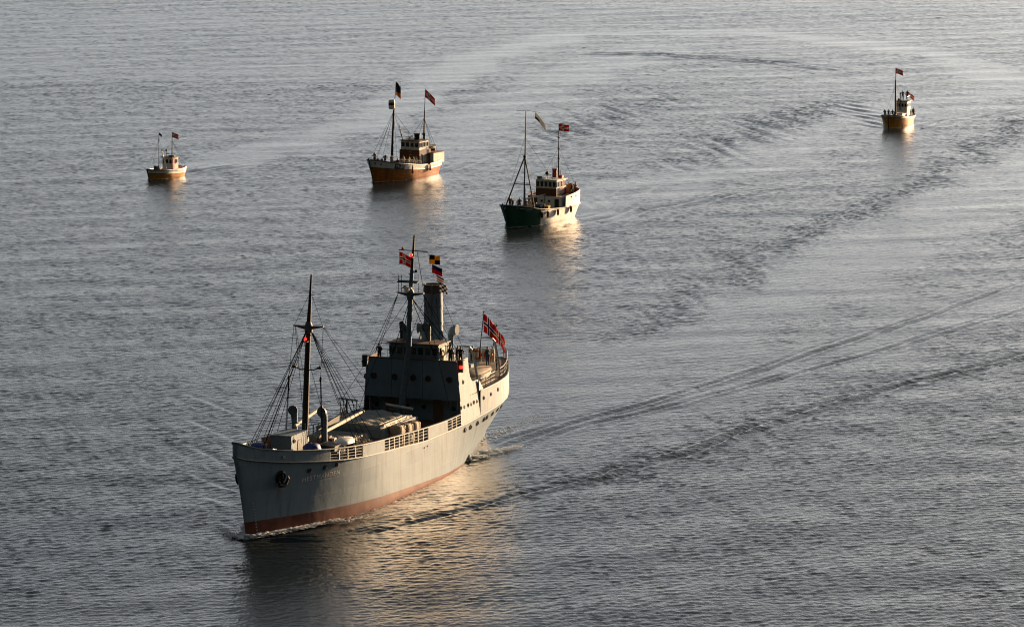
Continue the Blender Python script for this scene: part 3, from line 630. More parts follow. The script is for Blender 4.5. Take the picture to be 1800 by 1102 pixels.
    slab(F1, F0 - 0.13, 5.86, 8.5, 4.25, 3.95).build('bridge_block', 'ship_grey_shaded', sh)
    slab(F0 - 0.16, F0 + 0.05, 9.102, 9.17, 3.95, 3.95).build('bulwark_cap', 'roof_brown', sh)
    slab(19.0, 21.9, 3.8, 5.84, 4.3, 4.3).build('lower_house', 'ship_grey_shaded', sh)
    for y, wd in ((-2.4, 0.8), (1.9, 0.85)):
        d = MB().box((21.93, y, 4.85), (0.06, wd, 1.75)).build('door', 'roof_brown', sh); MB().box((21.975, y + 0.28, 4.8), (0.03, 0.05, 0.16)).build('handle', 'mast_dark', d)
    for y in (-3.6, -0.9, 0.6, 3.3): porthole(sh, face_m((21.91, y, 5.0), (1, 0, 0)))
    for y in (-3.46, -1.58, 0.1, 1.45, 3.34): porthole(sh, face_m((F0 + 0.01, y, 7.58), (1, 0, 0)), 1.4)
    for y in (-3.95, 3.95): MB().tube([(22.7, y, 3.9), (22.7, y, 5.86)], 0.07, 8).build('pillar', 'ship_grey', sh)
    # wheelhouse
    wh = MB().box((21.45, 0, 9.42), (2.3, 4.4, 1.85)).build('wheelhouse', 'ship_grey_shaded', sh)
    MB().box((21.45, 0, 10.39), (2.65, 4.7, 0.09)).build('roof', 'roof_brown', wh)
    for k in range(7): window(wh, face_m((22.602, -1.92 + 0.64 * k, 9.78), (1, 0, 0)), 0.46, 0.6, 'ship_grey_shaded')
    for sd in (1, -1):
        for x in (22.25, 20.75): window(wh, face_m((x, sd * 2.202, 9.8), (0, sd, 0)), 0.42, 0.62, 'ship_light')
        d = MB().box((21.5, sd * 2.22, 9.3), (0.62, 0.05, 1.55)).build('door', 'wood_spar', wh); MB().box((21.7, sd * 2.26, 9.3), (0.05, 0.03, 0.14)).build('handle', 'mast_dark', d)
    # port and starboard sidelight boxes
    for sd, lm in ((1, 'lamp_red'), (-1, 'black')):
        bx = MB().box((22.9, sd * 4.28, 8.75), (0.1, 0.5, 1.0)); bx.box((22.62, sd * 4.52, 8.75), (0.5, 0.06, 1.0)); bx.box((22.62, sd * 4.28, 8.28), (0.46, 0.44, 0.06)); bx.box((22.62, sd * 4.28, 9.22), (0.46, 0.44, 0.06))
        o = bx.build('sidelight_box', 'black', sh)
        MB().lathe([(0.0, -0.14), (0.12, -0.12), (0.13, 0.1), (0.0, 0.14)], 10, (23.06, sd * 4.4, 8.72)).build('lamp', lm, o, label='glowing red port sidelight' if sd > 0 else None)
    # engine casing, funnel, ventilators
    MB().box((18.2, 0, 7.4), (4.2, 3.4, 2.9)).build('engine_casing', 'ship_grey', sh)
    fu = MB().lathe([(0.86, 8.8), (0.84, 9.2), (0.80, 12), (0.77, 14.1)], 28, (18.25, 0, 0), closed=False).build('funnel', 'ship_grey_shaded', sh, smooth=True)
    MB().lathe([(0.775, 14.1), (0.80, 14.12), (0.80, 14.75), (0.86, 14.76), (0.86, 14.86), (0.70, 14.86), (0.68, 14.0)], 28, (18.25, 0, 0), closed=True).build('funnel_top', 'soot', fu, smooth=True)
    MB().tube([(19.16, 0.2, 9), (19.1, 0.2, 14.9)], 0.07, 8).build('steam_pipe', 'mast_grey', fu)
    for k in range(3): MB().lathe([(0.87 - k * .02, 0), (0.87 - k * .02, 0.06)], 28, (18.25, 0, 10.2 + k * 1.4), closed=False).build('band', 'mast_grey', fu)
    for a in (40, 140, 220, 320):
        line('guy', fu, (18.25 + 0.8 * math.cos(R(a)), 0.8 * math.sin(R(a)), 13.8), (18.25 + 3.2 * math.cos(R(a)), 2.3 * math.sin(R(a)) * 1.2, 8.7 if abs(a - 180) > 90 else 8.9), 0.022)
    cowl_vent(sh, (20.9, 0.6, 10.43), 1.3, 0.38, (1, 0, 0)); cowl_vent(sh, (17.3, 1.2, 8.85), 2.2, 0.42, (0.1, 1, 0)); cowl_vent(sh, (17.3, -1.2, 8.85), 2.2, 0.42, (.1, -1, 0)); cowl_vent(sh, (20.9, -1.5, 10.43), 1.2, 0.3, (1, 0, 0))
    for y in (-1.25, 1.3): cowl_vent(sh, (44.1, y, 4.7), 3.5, 0.36, (1, -0.1 * y, 0), 'ship_grey_shaded')
    MB().lathe([(0.16, 0), (0.16, 1.1), (0.22, 1.15), (0.22, 1.4), (0.05, 1.5)], 10, (20.6, -1.9, 10.43)).build('compass_stand', 'mast_dark', sh, smooth=True)
    # ---- forward companion house, deck gear
    fh = MB().box((48.05, 0, 5.98), (2.9, 1.75, 1.9)).build('companion_house', 'ship_grey', sh)
    MB().box((48.05, 0, 6.95), (3.05, 1.9, 0.05)).build('roof', 'ship_grey', fh)
    MB().prism([(-0.34, 0), (0.34, 0), (0.34, 1.1), (0.2, 1.35), (-0.2, 1.35), (-0.34, 1.1)], 0.03, face_m((48.0, 0.876, 5.15), (0, 1, 0))).build('door', 'black', fh)
    porthole(fh, face_m((48.9, 0.878, 6.5), (0, 1, 0)), 0.9)
    rail_fence(sh, [(46.7, -0.8, 6.98), (46.7, 0.8, 6.98)], 0.5, 2, 'mast_grey')
    # windlass at the bow
    wd = MB().box((52.6, 0, 5.85), (0.9, 1.3, 0.7)).build('windlass', 'mast_dark', sh)
    for y in (-.85, .85): MB().lathe([(0.4, -0.1), (0.3, -0.05), (0.3, 0.05), (0.4, 0.1)], 14, (52.6, y, 6.1), axis_m((0, 1, 0))).build('drum', 'tarp_blue', wd, smooth=True)
    for x, y in ((54.6, .85), (54.6, -.85), (50.6, 2.3), (50.6, -2.3), (45.4, 3.3), (45.4, -3.3), (27.3, 3.8), (27.3, -3.8)):
        b = MB(); z = dk(x)
        for q in (-.22, .22): b.lathe([(0.13, 0), (0.11, 0.1), (0.11, 0.5), (0.16, 0.55), (0.16, 0.62)], 10, (x + q, y, z))
        b.box((x, y, z + 0.03), (0.8, 0.32, 0.06)); b.build('bollard', 'ship_light', sh)
    # cargo winches at the foremast
    for y, x in ((-1.9, 42.3), (0.2, 41.6)):
        z = dk(x) + 0.1; wn = MB().box((x, y, z + 0.15), (1.5, 1.3, 0.3)).box((x - .2, y - .5, z + 0.55), (0.8, 0.14, 0.8)).box((x - .2, y + .5, z + 0.55), (0.8, 0.14, 0.8)).build('cargo_winch', 'red_oxide', sh)
        MB().lathe([(0.42, -0.45), (0.42, -0.4), (0.24, -0.38), (0.24, 0.38), (0.42, 0.4), (0.42, 0.45)], 14, (x - .2, y, z + 0.7), axis_m((0, 1, 0))).build('drum', 'tan_rope', wn)
        MB().lathe([(0.3, -0.1), (0.22, 0.0), (0.3, 0.1)], 12, (x - .2, y + .75, z + 0.7), axis_m((0, 1, 0))).build('drum', 'ship_light', wn)
        MB().lathe([(0.18, -0.3), (0.18, 0.3)], 10, (x + .45, y + .3, z + 0.5), axis_m((1, 0, 0))).build('cylinder', 'ship_light', wn)
    # fore hatch and main hatch with tarpaulins
    for (x0, x1, y, zt, nm) in ((29.3, 36.2, 2.9, 5.55, 'main'), (37.3, 40.4, 2.2, 5.2, 'fore')):
        z0 = dk((x0 + x1) / 2) - 0.3
        hc = MB().box(((x0 + x1) / 2, 0, (z0 + zt - 0.1) / 2), (x1 - x0, 2 * y, zt - 0.1 - z0)).build('hatch_coaming', 'ship_grey', sh)
        nx, ny = 20, 16; vs = []; g = MB()
        for i in range(nx + 1):
            for j in range(ny + 1):
                a = i / nx * 2 - 1; b = j / ny * 2 - 1; e = min(1, (1 - max(abs(a), abs(b))) * 9); lump = 0.09 * math.sin(i * 1.3 + j * 0.7) * math.sin(j * 1.1 - i * .4) + 0.05 * math.sin(i * 2.7 + j * 2.1)
                ridge = 0.30 * (1 - abs(b)) if nm == 'main' else 0.1
                vs.append(((x0 + x1) / 2 + a * ((x1 - x0) / 2 + 0.1 + 0.04 * math.sin(j * 2.2)), b * (y + 0.1 + 0.04 * math.sin(i * 1.9)), zt + (ridge + lump * e) * min(1, e * 1.5) - (0.75 if max(abs(a), abs(b)) > 0.999 else 0)))
        g.add(vs, [(i * (ny + 1) + j, (i + 1) * (ny + 1) + j, (i + 1) * (ny + 1) + j + 1, i * (ny + 1) + j + 1) for i in range(nx) for j in range(ny)]).build('hatch_tarpaulin', 'tarp_grey', hc, smooth=True)
        for k in range(4): line('lashing', hc, (x0 + 0.9 + k * (x1 - x0 - 1.8) / 3, -y, zt + .02), (x0 + 0.9 + k * (x1 - x0 - 1.8) / 3, y, zt + .02), 0.02)
    # ---- masts
    def shroud_set(mast, top_, feet, r=0.028, nm='shroud'):
        for f in feet: line(nm, mast, top_, f, r)
    fm = MB().tube([(45.15, 0, 4.7), (44.47, 0, 11.5), (44.1, 0, 14.8), (43.8, 0, 16.6), (43.5, 0, 18.75)], [0.27, 0.23, 0.19, 0.13, 0.07], 12).build('foremast', 'mast_dark', sh, smooth=True)
    def xtree(par, c, wd, zc, m='mast_grey'):
        b = MB()
        for sd in (1, -1): b.hexa([(c - .22, 0, zc - .34), (c + .22, 0, zc - .34), (c + .10, sd * wd, zc - .06), (c - .10, sd * wd, zc - .06)], [(c - .26, 0, zc), (c + .26, 0, zc), (c + .16, sd * wd, zc + .03), (c - .16, sd * wd, zc + .03)])
        o = b.build('crosstree', m, par); MB().lathe([(0.3, -.5), (0.34, 0), (0.2, .35)], 12, (c, 0, zc - .05)).build('mast_cap', m, o, smooth=True); return o
    xtree(fm, 44.1, 1.28, 14.78)
    lm = MB().box((44.75, 0, 13.6), (0.5, 0.36, 0.05)).build('lamp_bracket', 'mast_dark', fm); MB().ball((44.78, 0, 13.83), 0.12, 8).build('lamp', 'lamp_red', lm)
    b = MB()
    for sd in (1, -1): b.tube([(44.5, 0, 11.4), (44.5, sd * .5, 11.35), (44.5, sd * 1.0, 11.55), (44.5, sd * 1.15, 11.75)], 0.05, 6); b.box((44.5, sd * 1.05, 11.55), (.2, .35, .16))
    b.build('lamp_arm', 'mast_dark', fm)
    for p in ((56.2, 0, 6.5), (54.9, -.3, 6.3), (53.9, .3, 6.1), (51.6, -.8, 5.7)): line('stay', fm, (44.35, 0, 14.5), p, 0.03)
    for sd in (1, -1):
        for x in (44.6, 43.4, 42.2, 41.0): line('shroud', fm, (44.1, sd * .15, 14.5), (x, sd * 4.25, rail(x)), 0.03)
        line('topping_lift', fm, (44.1, sd * 1.25, 14.75), (44.9, sd * 1.35, 10.9), 0.025); bl = MB().ball((44.9, sd * 1.35, 10.7), .17, 8, 0, (.7, .6, 1.5)).build('block', 'mast_dark', fm)
        for q in (-.12, .0, .12): line('topping_lift', fm, (44.9, sd * 1.35 + q * .3, 10.6), (45.2 + q, sd * 1.6 + q, 5.2), 0.024)
        line('stay', fm, (43.65, 0, 17.4), (44.1, sd * 1.2, 14.8), 0.02)
        line('backstay', fm, (44.0, sd * 1.2, 14.7), (36.5, sd * 3.8, 5.2), 0.025); line('backstay', fm, (43.9, sd * 1.2, 14.7), (34.2, sd * 4.2, 5.1), 0.022)
    line('stay', fm, (44, 0, 14.7), (30.5, -3.4, 6.3), 0.025); line('stay', fm, (44, 0, 14.7), (30.2, -3.0, 6.4), 0.022)
    # derrick booms, stowed
    for (a, c, mm) in (((44.0, 1.0, 6.3), (35.8, 1.0, 6.78), 'canvas'), ((44.6, -1.0, 6.9), (39.5, -1.0, 7.55), 'canvas')):
        bo = MB().tube([a, Vector(a).lerp(Vector(c), .5), c], [0.12, 0.15, 0.1], 10).build('derrick_boom', mm, fm, smooth=True)
        MB().ball(c, 0.16, 8).build('boom_tip', 'mast_dark', bo)
    line('boom_guy', fm, (39.5, -1, 7.55), (36, -2, 6.8), 0.04); line('boom_lift', fm, (39.5, -1, 7.6), (43.9, -.6, 13.8), .025); line('boom_lift', fm, (35.8, 1, 6.8), (43.95, 0.3, 14.2), .022)
    gw = MB().prism([(0, 0), (5.6, 0.1), (5.6, 0.75), (0, 0.15)], 0.12, Matrix(((-1, 0, 0, 41.3), (0, 0, 1, -0.55), (0, 1, 0, 6.05), (0, 0, 0, 1)))).build('spar_plate', 'mast_dark', fm)
    # spar with hanging gear, starboard of the hatch
    gl = MB().tube([(30.0, -2.9, 4.3), (30.0, -2.9, 6.75)], .08, 8).tube([(30.0, -3.6, 6.72), (30.0, -1.9, 6.6)], .07, 8).build('gear_gallows', 'ship_light', sh)
    for k in range(7):
        y = -3.5 + k * .24; pts = [(30.05 + .1 * math.sin(k * 2 + t * 5), y + .12 * math.sin(t * 4 + k), 6.7 - t * (1.5 + .2 * (k % 3))) for t in lin(0, 1, 6)]
        MB().tube(pts, .035, 5).build('hanging_rope', 'rope' if k % 2 else 'tan_rope', gl)
    # mainmast before the bridge
    mm_ = MB().tube([(25.55, 0, 3.8), (25.0, 0, 6.2), (23.74, 0, 10.0), (23.26, 0, 14.7), (22.9, 0, 16.7)], [0.3, 0.28, 0.25, 0.2, 0.16], 12).build('mainmast', 'mast_grey', sh, smooth=True)
    tm = MB().tube([(22.95, 0, 16.3), (22.7, 0, 17.9), (22.39, 0, 19.46)], [0.13, 0.11, 0.07], 10).build('topmast', 'mast_dark', mm_, smooth=True)
    xtree(mm_, 23.26, 1.2, 14.75)
    pf = MB().box((23.2, -.25, 15.62), (.7, 1.75, .07)).box((23.2, -.25, 15.7), (.06, 1.8, .1)).build('platform', 'mast_grey', mm_)
    for y in (-1.0, -.75): MB().tube([(23.4, y, 14.8), (23.4, y, 16.2)], .03, 5).build('post', 'mast_dark', pf)
    MB().tube([(23.3, .75, 14.8), (23.1, .72, 16.3)], .035, 5).build('post', 'mast_dark', pf)
    MB().box((23.75, -.15, 15.2), (.16, .95, .1)).build('radar_scanner', 'white', pf); MB().lathe([(.2, 0), (.22, .25), (.12, .3)], 10, (23.7, -.15, 14.85)).build('radar_base', 'white', pf)
    MB().lathe([(.08, 0), (.17, .22), (.17, .26)], 10, (23.55, -.35, 15.32), axis_m((1, .3, -.3))).build('floodlight', 'white', pf)
    MB().tube([(22.75, -.35, 16.2), (22.9, .3, 16.45)], .05, 6).ball((22.8, .3, 16.5), .13, 6).build('lamp_arm', 'mast_dark', mm_)
    yd = MB().tube([(22.65, -1.3, 18.2), (22.6, 1.3, 18.15)], .04, 6).build('yard', 'mast_dark', mm_); MB().lathe([(.1, 0), (.1, .12), (.05, .25)], 8, (22.65, -.95, 18.2)).build('signal_lamp', 'red_paint', yd)
    lm = MB().box((22.95, 0, 17.66), (.4, .3, .05)).build('lamp_bracket', 'mast_dark', mm_); MB().ball((23.02, -.03, 17.86), .13, 8).build('lamp', 'lamp_red', lm)
    for sd in (1, -1):
        for f in ((24.6, sd * 4.2, 4.8), (22.9, sd * 3.9, 9.15), (21.6, sd * 3.95, 9.2)): line('shroud', mm_, (23.2, sd * 1.1, 14.7), f, 0.026)
        for f in ((22.6, sd * 2.0, 9.2), (20.3, sd * 2.0, 10.45), (19.5, sd * 2.2, 8.9)): line('shroud', mm_, (23.25, 0, 14.4), f, 0.04)
    line('signal_halyard', mm_, (22.6, 1.25, 18.15), (19.2, 1.8, 10.5), 0.012); line('signal_halyard', mm_, (22.62, .35, 18.1), (22.8, 1.0, 14.8), .03); line('signal_halyard', mm_, (22.6, 1.28, 18.15), (20.2, 2.0, 13.6), .012)
    line('forestay', mm_, (23.2, 0, 14.6), (30.2, -3.3, 6.6), .025)
    bo = MB().tube([(25.9, -1.15, 5.72), (26.0, 1.3, 5.5)], .11, 8).build('derrick_boom', 'canvas', mm_, smooth=True); MB().box((25.95, -.3, 5.4), (.3, 1.0, .12)).build('boom_step', 'mast_grey', bo)
    MB().lathe([(.5, 3.8), (.5, 4.6), (.32, 4.8)], 12, (25.5, 0, 0)).build('mast_step', 'mast_grey', mm_)
    # winch beside the mainmast
    for y in (-1.6, 1.6):
        wn = MB().box((26.9, y, 4.15), (1.3, 1.2, .35)).build('cargo_winch', 'mast_dark', sh); MB().lathe([(.4, -.4), (.25, -.36), (.25, .36), (.4, .4)], 12, (26.9, y, 4.65), axis_m((0, 1, 0))).build('drum', 'tan_rope', wn)
    # ---- davits, poop railings, ensign staffs
    for x0, x1 in ((16.43, 18.3), (11.3, 13.05)):
        for sd in (1, -1):
            MB().tube([(x0, sd * 3.45, 5.95), (x0 + (x1 - x0) * .9, sd * 3.45, 9.4), (x1, sd * 3.3, 9.68), (x1 + .1, sd * 2.9, 9.75), (x1 + .15, sd * 2.3, 9.72)], [.12, .1, .09, .08, .06], 8).build('davit', 'ship_light', sh, smooth=True)
    def rim(x, sd): return (x, sd * (bdf(x) - .15), pt_(x) + .03)
    for sd in (1, -1):
        rail_fence(sh, [rim(x, sd) for x in (18.4, 17.2, 16.0, 14.8)], .95, 3, 'ship_grey')
        rail_fence(sh, [rim(x, sd) for x in (13.4, 12.0, 10.4, 8.8, 7.2, 5.6, 4.4, 3.7, 3.3)], .95, 3, 'mast_grey')
        rail_fence(sh, [(20.55, sd * y, 8.52) for y in (2.4, 3.2, 3.95)], .9, 3)
        MB().add([(18.9, sd * 4.4, 7.0), (18.9, sd * 4.3, 7.0), (17.9, sd * 4.3, 6.1), (17.9, sd * 4.4, 6.1), (18.9, sd * 4.4, 6.1), (18.9, sd * 4.3, 6.1)], [(0, 1, 2, 3), (0, 3, 4), (1, 5, 2), (0, 4, 5, 1)]).build('bracket', 'ship_light', sh)
    for (a, c) in (((8.0, 0, 6.2), (6.6, 0, 10.95)), ((6.1, .35, 6.2), (4.4, .35, 9.5))):
        s = MB().tube([a, c], [.055, .035], 8).build('ensign_staff', 'mast_dark', sh); MB().ball(c, .08, 6).build('truck', 'mast_dark', s)
    # canvas wind screen on the after rail and the after house
    MB().box((9.4, -.5, 6.55), (2.0, 1.5, .75)).build('after_house', 'ship_grey', sh)
    scn = MB()
    for i in range(8): scn.box((6.6 - i * .02, -1.3 + i * .3, 7.15 + .0), (.05, .29, 1.15))
    scn.build('wind_screen', 'cream', sh)
    return H, dk, rail, pt_, bdf
SH, SDK, SRAIL, SPOOP, SBD = build_ship(ship)
SM = ship.matrix_basis
def on_ship(o, p=(0, 0, 0)):
    """stand a thing, modelled in ship axes, on the ship without making it a part"""
    o.matrix_basis = SM @ Matrix.Translation(p); return o

# ------------------------------------------------------------------ loose things on the ship
def thing(name, mb, mats, boat, label, cat, smooth=False, group=None):
    o = mb.build(name, mats, None, smooth); o.matrix_basis = boat.matrix_basis; return tag(o, label, cat, group)
def lumpy(c, d, n=14, amp=0.06, seed=0, sq=4.0):
    """tarpaulin bundle: rounded box with creases, flat underneath"""
    r2 = random.Random(seed); mb = MB(); vs = []; m = n * 2; f1, f2 = r2.uniform(2, 4), r2.uniform(3, 6)
    for i in range(n + 1):
        th = math.pi * i / n
        for k in range(m):
            a = 2 * math.pi * k / m; q = Vector((math.sin(th) * math.cos(a), math.sin(th) * math.sin(a), math.cos(th)))
            nn = (abs(q.x) ** sq + abs(q.y) ** sq + abs(q.z) ** sq) ** (1 / sq); q /= nn; wv = 1 + amp * math.sin(f1 * a + q.z * 5) * math.sin(f2 * q.z + a)
            vs.append((c[0] + q.x * d[0] / 2 * wv, c[1] + q.y * d[1] / 2 * wv, c[2] + max(q.z, -0.96) * d[2] / 2 * wv))
    mb.add(vs, [(i * m + k, i * m + (k + 1) % m, (i + 1) * m + (k + 1) % m, (i + 1) * m + k) for i in range(n) for k in range(m)]); return mb
thing('covered_drum', lumpy((48.0, 1.95, SDK(48.0) + .62), (1.3, 1.35, 1.25), seed=1, sq=3), 'tarp_blue', ship, 'blue tarpaulin bundle beside the forward companion house of the grey ship', 'bundle', True)
thing('covered_drum', lumpy((50.6, -1.5, SDK(50.6) + .55), (1.2, 1.3, 1.2), seed=2, sq=2.6), 'tarp_blue', ship, 'rounded blue cover on the starboard foredeck of the grey ship, under the forestays', 'bundle', True)
thing('covered_gear', lumpy((54.0, -.3, SDK(54.0) + .42), (1.0, 1.0, .9), seed=3, sq=3), 'tarp_blue', ship, 'small blue cover close to the stem of the grey ship', 'bundle', True)
thing('covered_gear', lumpy((27.6, -2.9, SDK(27.6) + .8), (1.5, 1.8, 1.5), seed=4, sq=3), 'tarp_blue', ship, 'blue covered bundle in shade under the bridge front of the grey ship', 'bundle', True)
for k, (x, lb) in enumerate(((34.4, 'foremost of three tan canvas covered crates on the port side of the main hatch'), (32.8, 'middle one of three tan canvas covered crates on the port side of the main hatch'), (31.25, 'aftermost of three tan canvas covered crates on the port side of the main hatch'))):
    c = root('canvas_crate', lb, 'crate', SM @ Vector((x, 3.45, SDK(x))), heading(SHIP_A), 'canvas covered crates by the hatch')
    lumpy((0, 0, .78), (1.42, 1.0, 1.56), seed=10 + k, sq=9, amp=.02).build('canvas_cover', 'tarp_tan', c, True)
    for q in (-.45, .45): MB().tube([(q, -.52, .05), (q, -.53, 1.5), (q, 0, 1.61), (q, .53, 1.5), (q, .52, .05)], .025, 5).build('strap', 'rope', c)
pl = root('ladder_plank', 'long pale gangplank lying along the top of the main hatch', 'plank', SM @ Vector((33.4, 2.6, 5.68)), heading(SHIP_A))
for y in (-.2, .2): MB().box((0, y, .06), (4.6, .07, .12)).build('side_rail', 'canvas', pl)
for k in range(10): MB().box((-2.1 + k * .46, 0, .06), (.09, .34, .06)).build('rung', 'canvas', pl)
# covered dinghy and dark locker abaft the companion house
lk = root('deck_locker', 'black deck locker beside the pale dinghy on the foredeck', 'locker', SM @ Vector((45.2, 2.3, SDK(45.2))), heading(SHIP_A))
MB().box((0, 0, .48), (1.9, 1.5, .96)).build('box', 'black', lk); MB().box((0, 0, .99), (2.0, 1.6, .06)).build('lid', 'mast_dark', lk)
def boat_shell(L, B, D, up=True, n=18, m=10):
    mb = MB(); vs = []
    for i in range(n + 1):
        t = i / n * 2 - 1; b = B / 2 * (1 - abs(t) ** 2.6) + .02; zt = .25 * D * t * t
        for j in range(m + 1):
            a = math.pi * j / m; vs.append((t * L / 2, b * math.cos(a), (zt if up else -zt) - (D * (1 - .35 * t * t) * math.sin(a) ** .8) * (1 if up else -1)))
    mb.add(vs, [(i * (m + 1) + j, (i + 1) * (m + 1) + j, (i + 1) * (m + 1) + j + 1, i * (m + 1) + j + 1) for i in range(n) for j in range(m)]); return mb
dg = root('dinghy', 'pale upturned dinghy lying on chocks on the foredeck of the grey ship', 'dinghy', SM @ Vector((43.6, 2.75, SDK(43.6) + 1.02)), heading(SHIP_A))
boat_shell(3.2, 1.35, .42, False).build('shell', 'white', dg, True); MB().tube([(-1.55, 0, -.02), (0, 0, .43), (1.55, 0, -.02)], .03, 5).build('keel', 'cream', dg)
for x in (-.9, .9): MB().box((x, 0, -.52), (.12, .9, 1.0)).build('chock', 'mast_dark', dg)
def rope_heap(boat, c, n, spread, ht, label, m='tan_rope', seed=5):
    r2 = random.Random(seed); mb = MB()
    for k in range(n):
        x, y = r2.uniform(-1, 1) * spread[0], r2.uniform(-1, 1) * spread[1]; pts = []; a = r2.uniform(0, 6.3); zt = ht * r2.uniform(.5, 1)
        for t in range(9):
            a += r2.uniform(-.9, .9); s = t / 8; pts.append((c[0] + x + .28 * math.cos(a) * s * 1.6, c[1] + y + .25 * math.sin(a) * 1.3 * s, c[2] + .05 + zt * max(0, 1 - (s * 1.25 - .15) ** 2)))
        mb.tube(pts, .038, 5)
    return thing('rope_heap', mb, m, boat, label, 'rope')
rope_heap(ship, (41.3, 2.9, SDK(41.3)), 46, (1.3, .8), 1.25, 'tangled heap of tan ropes and netting by the port bulwark gap of the grey ship')
rope_heap(ship, (52.4, 1.35, SDK(52.4)), 14, (1.0, .25), .6, 'coiled pale mooring ropes along the port bow rail of the grey ship', 'canvas', 6)
thing('canvas_roll', lumpy((33.0, SBD(33) - .42, SDK(33) + .5), (1.0, .42, .85), seed=20, sq=2.5), 'canvas', ship, 'white canvas roll showing behind the open port railing of the grey ship', 'roll', True)
# lifeboats under the davits
for sd, lb in ((1, 'port lifeboat under a tan canvas cover between the davits at the stern'), (-1, 'starboard lifeboat under a tan canvas cover, beyond the engine casing')):
    lf = root('lifeboat', lb, 'lifeboat', SM @ Vector((14.6, sd * 2.45, 6.95)), heading(SHIP_A), 'covered lifeboats')
    boat_shell(5.2, 1.9, .8).build('shell', 'white', lf, True)
    lumpy((0, 0, .06), (5.15, 1.9, .62), amp=.03, seed=30, sq=2.3).build('canvas_cover', 'tarp_tan', lf, True)
    for x in (-1.6, 1.6): MB().box((x, 0, -.72), (.16, 1.1, .36)).build('chock', 'mast_dark', lf)
for k, (y, lb) in enumerate(((-.6, 'orange lifebuoy on the cream wind screen, nearer the funnel'), (.45, 'orange lifebuoy on the cream wind screen, nearer the ensign staff'))):
    mb = MB(); n = 20
    mb.tube([(6.72, y + .36 * math.cos(2 * math.pi * i / n), 7.2 + .36 * math.sin(2 * math.pi * i / n)) for i in range(n + 1)], .085, 8, caps=False); thing('lifebuoy', mb, 'orange', ship, lb, 'lifebuoy', True, 'lifebuoys on the wind screen')
# people aboard the ship
person(ship, (22.35, -3.2, 8.52), -10, 'fold', 'charcoal', 'charcoal', 'person in dark clothes on the starboard bridge wing of the grey ship')
for (x, y, yw, kd, jk, lb) in ((21.9, 3.0, 10, 'stand', 'charcoal', 'person in black beside the wheelhouse door of the grey ship'), (21.5, 3.75, 40, 'fold', 'navy', 'person in navy leaning at the port bridge wing above the red sidelight'),
                              (20.95, 3.2, 80, 'reach', 'jeans', 'person in blue facing outboard at the after end of the port bridge wing'), (21.0, 2.65, 150, 'stand', 'brown', 'person in brown turned aft behind the port bridge wing')):
    person(ship, (x, y, 8.52), yw, kd, jk, 'charcoal', lb)
for (x, y, yw, kd, jk, lb) in ((9.4, 2.3, -60, 'stand', 'charcoal', 'person in black standing between davit and ensign staffs on the poop'), (7.3, -.8, 20, 'fold', 'navy', 'person in navy behind the wind screen, under the ensign'), (7.5, .7, 60, 'stand', 'teal', 'person in teal behind the wind screen beside the lifebuoys')):
    person(ship, (x, y, SPOOP(x) + .02), yw, kd, jk, 'jeans', lb)
# flags of the ship
P = lambda *p: SM @ Vector(p)
flag('national_flag', 'red flag with blue and white cross at the starboard yardarm of the grey ship', P(22.62, -1.26, 18.02), 1.25, .98, norway, NOR, az=.1, droop=.42, ph=.4)
flag('ensign', 'large red ensign with blue white cross on the grey ship\'s taller stern staff', P(6.65, 0, 10.75), 1.45, 1.6, norway, NOR, az=.15, droop=.75, ph=1.2, curl=1.5)
flag('ensign', 'red ensign with blue white cross hanging limp on the grey ship\'s shorter stern staff', P(4.6, .35, 9.3), 1.2, 1.2, norway, NOR, az=-.3, droop=.95, ph=2.9, curl=1.6)
flag('signal_flag', 'yellow and black quartered signal flag hoisted beside the mainmast', P(22.3, 1.3, 17.85), .95, .78, lambda i, j: int((i < 11) != (j < 8)), ['flag_black', 'flag_yellow'], az=.05, droop=.12, ph=.3, curl=.6)
flag('signal_flag', 'blue over red signal flag below the yellow and black one', P(22.0, 1.42, 17.0), .95, .72, lambda i, j: int(j >= 8), ['flag_blue', 'flag_red'], az=.05, droop=.38, ph=1.0, curl=.6)
flag('signal_flag', 'small striped red and white signal flag just above the funnel top', P(21.7, 1.7, 16.1), .7, .55, lambda i, j: 0 if j < 4 or j > 12 else 1 if 7 <= j < 10 else 2, ['flag_blue', 'flag_red', 'flag_white'], az=.05, droop=.5, ph=1.8, curl=.6)
flag('signal_flag', 'blue and white chequered signal flag hanging before the funnel top', P(21.4, 1.85, 15.45), .75, .75, lambda i, j: (i // 6 + j // 4) % 2, ['flag_blue', 'flag_white'], az=0, droop=.45, ph=2.4, curl=.8)

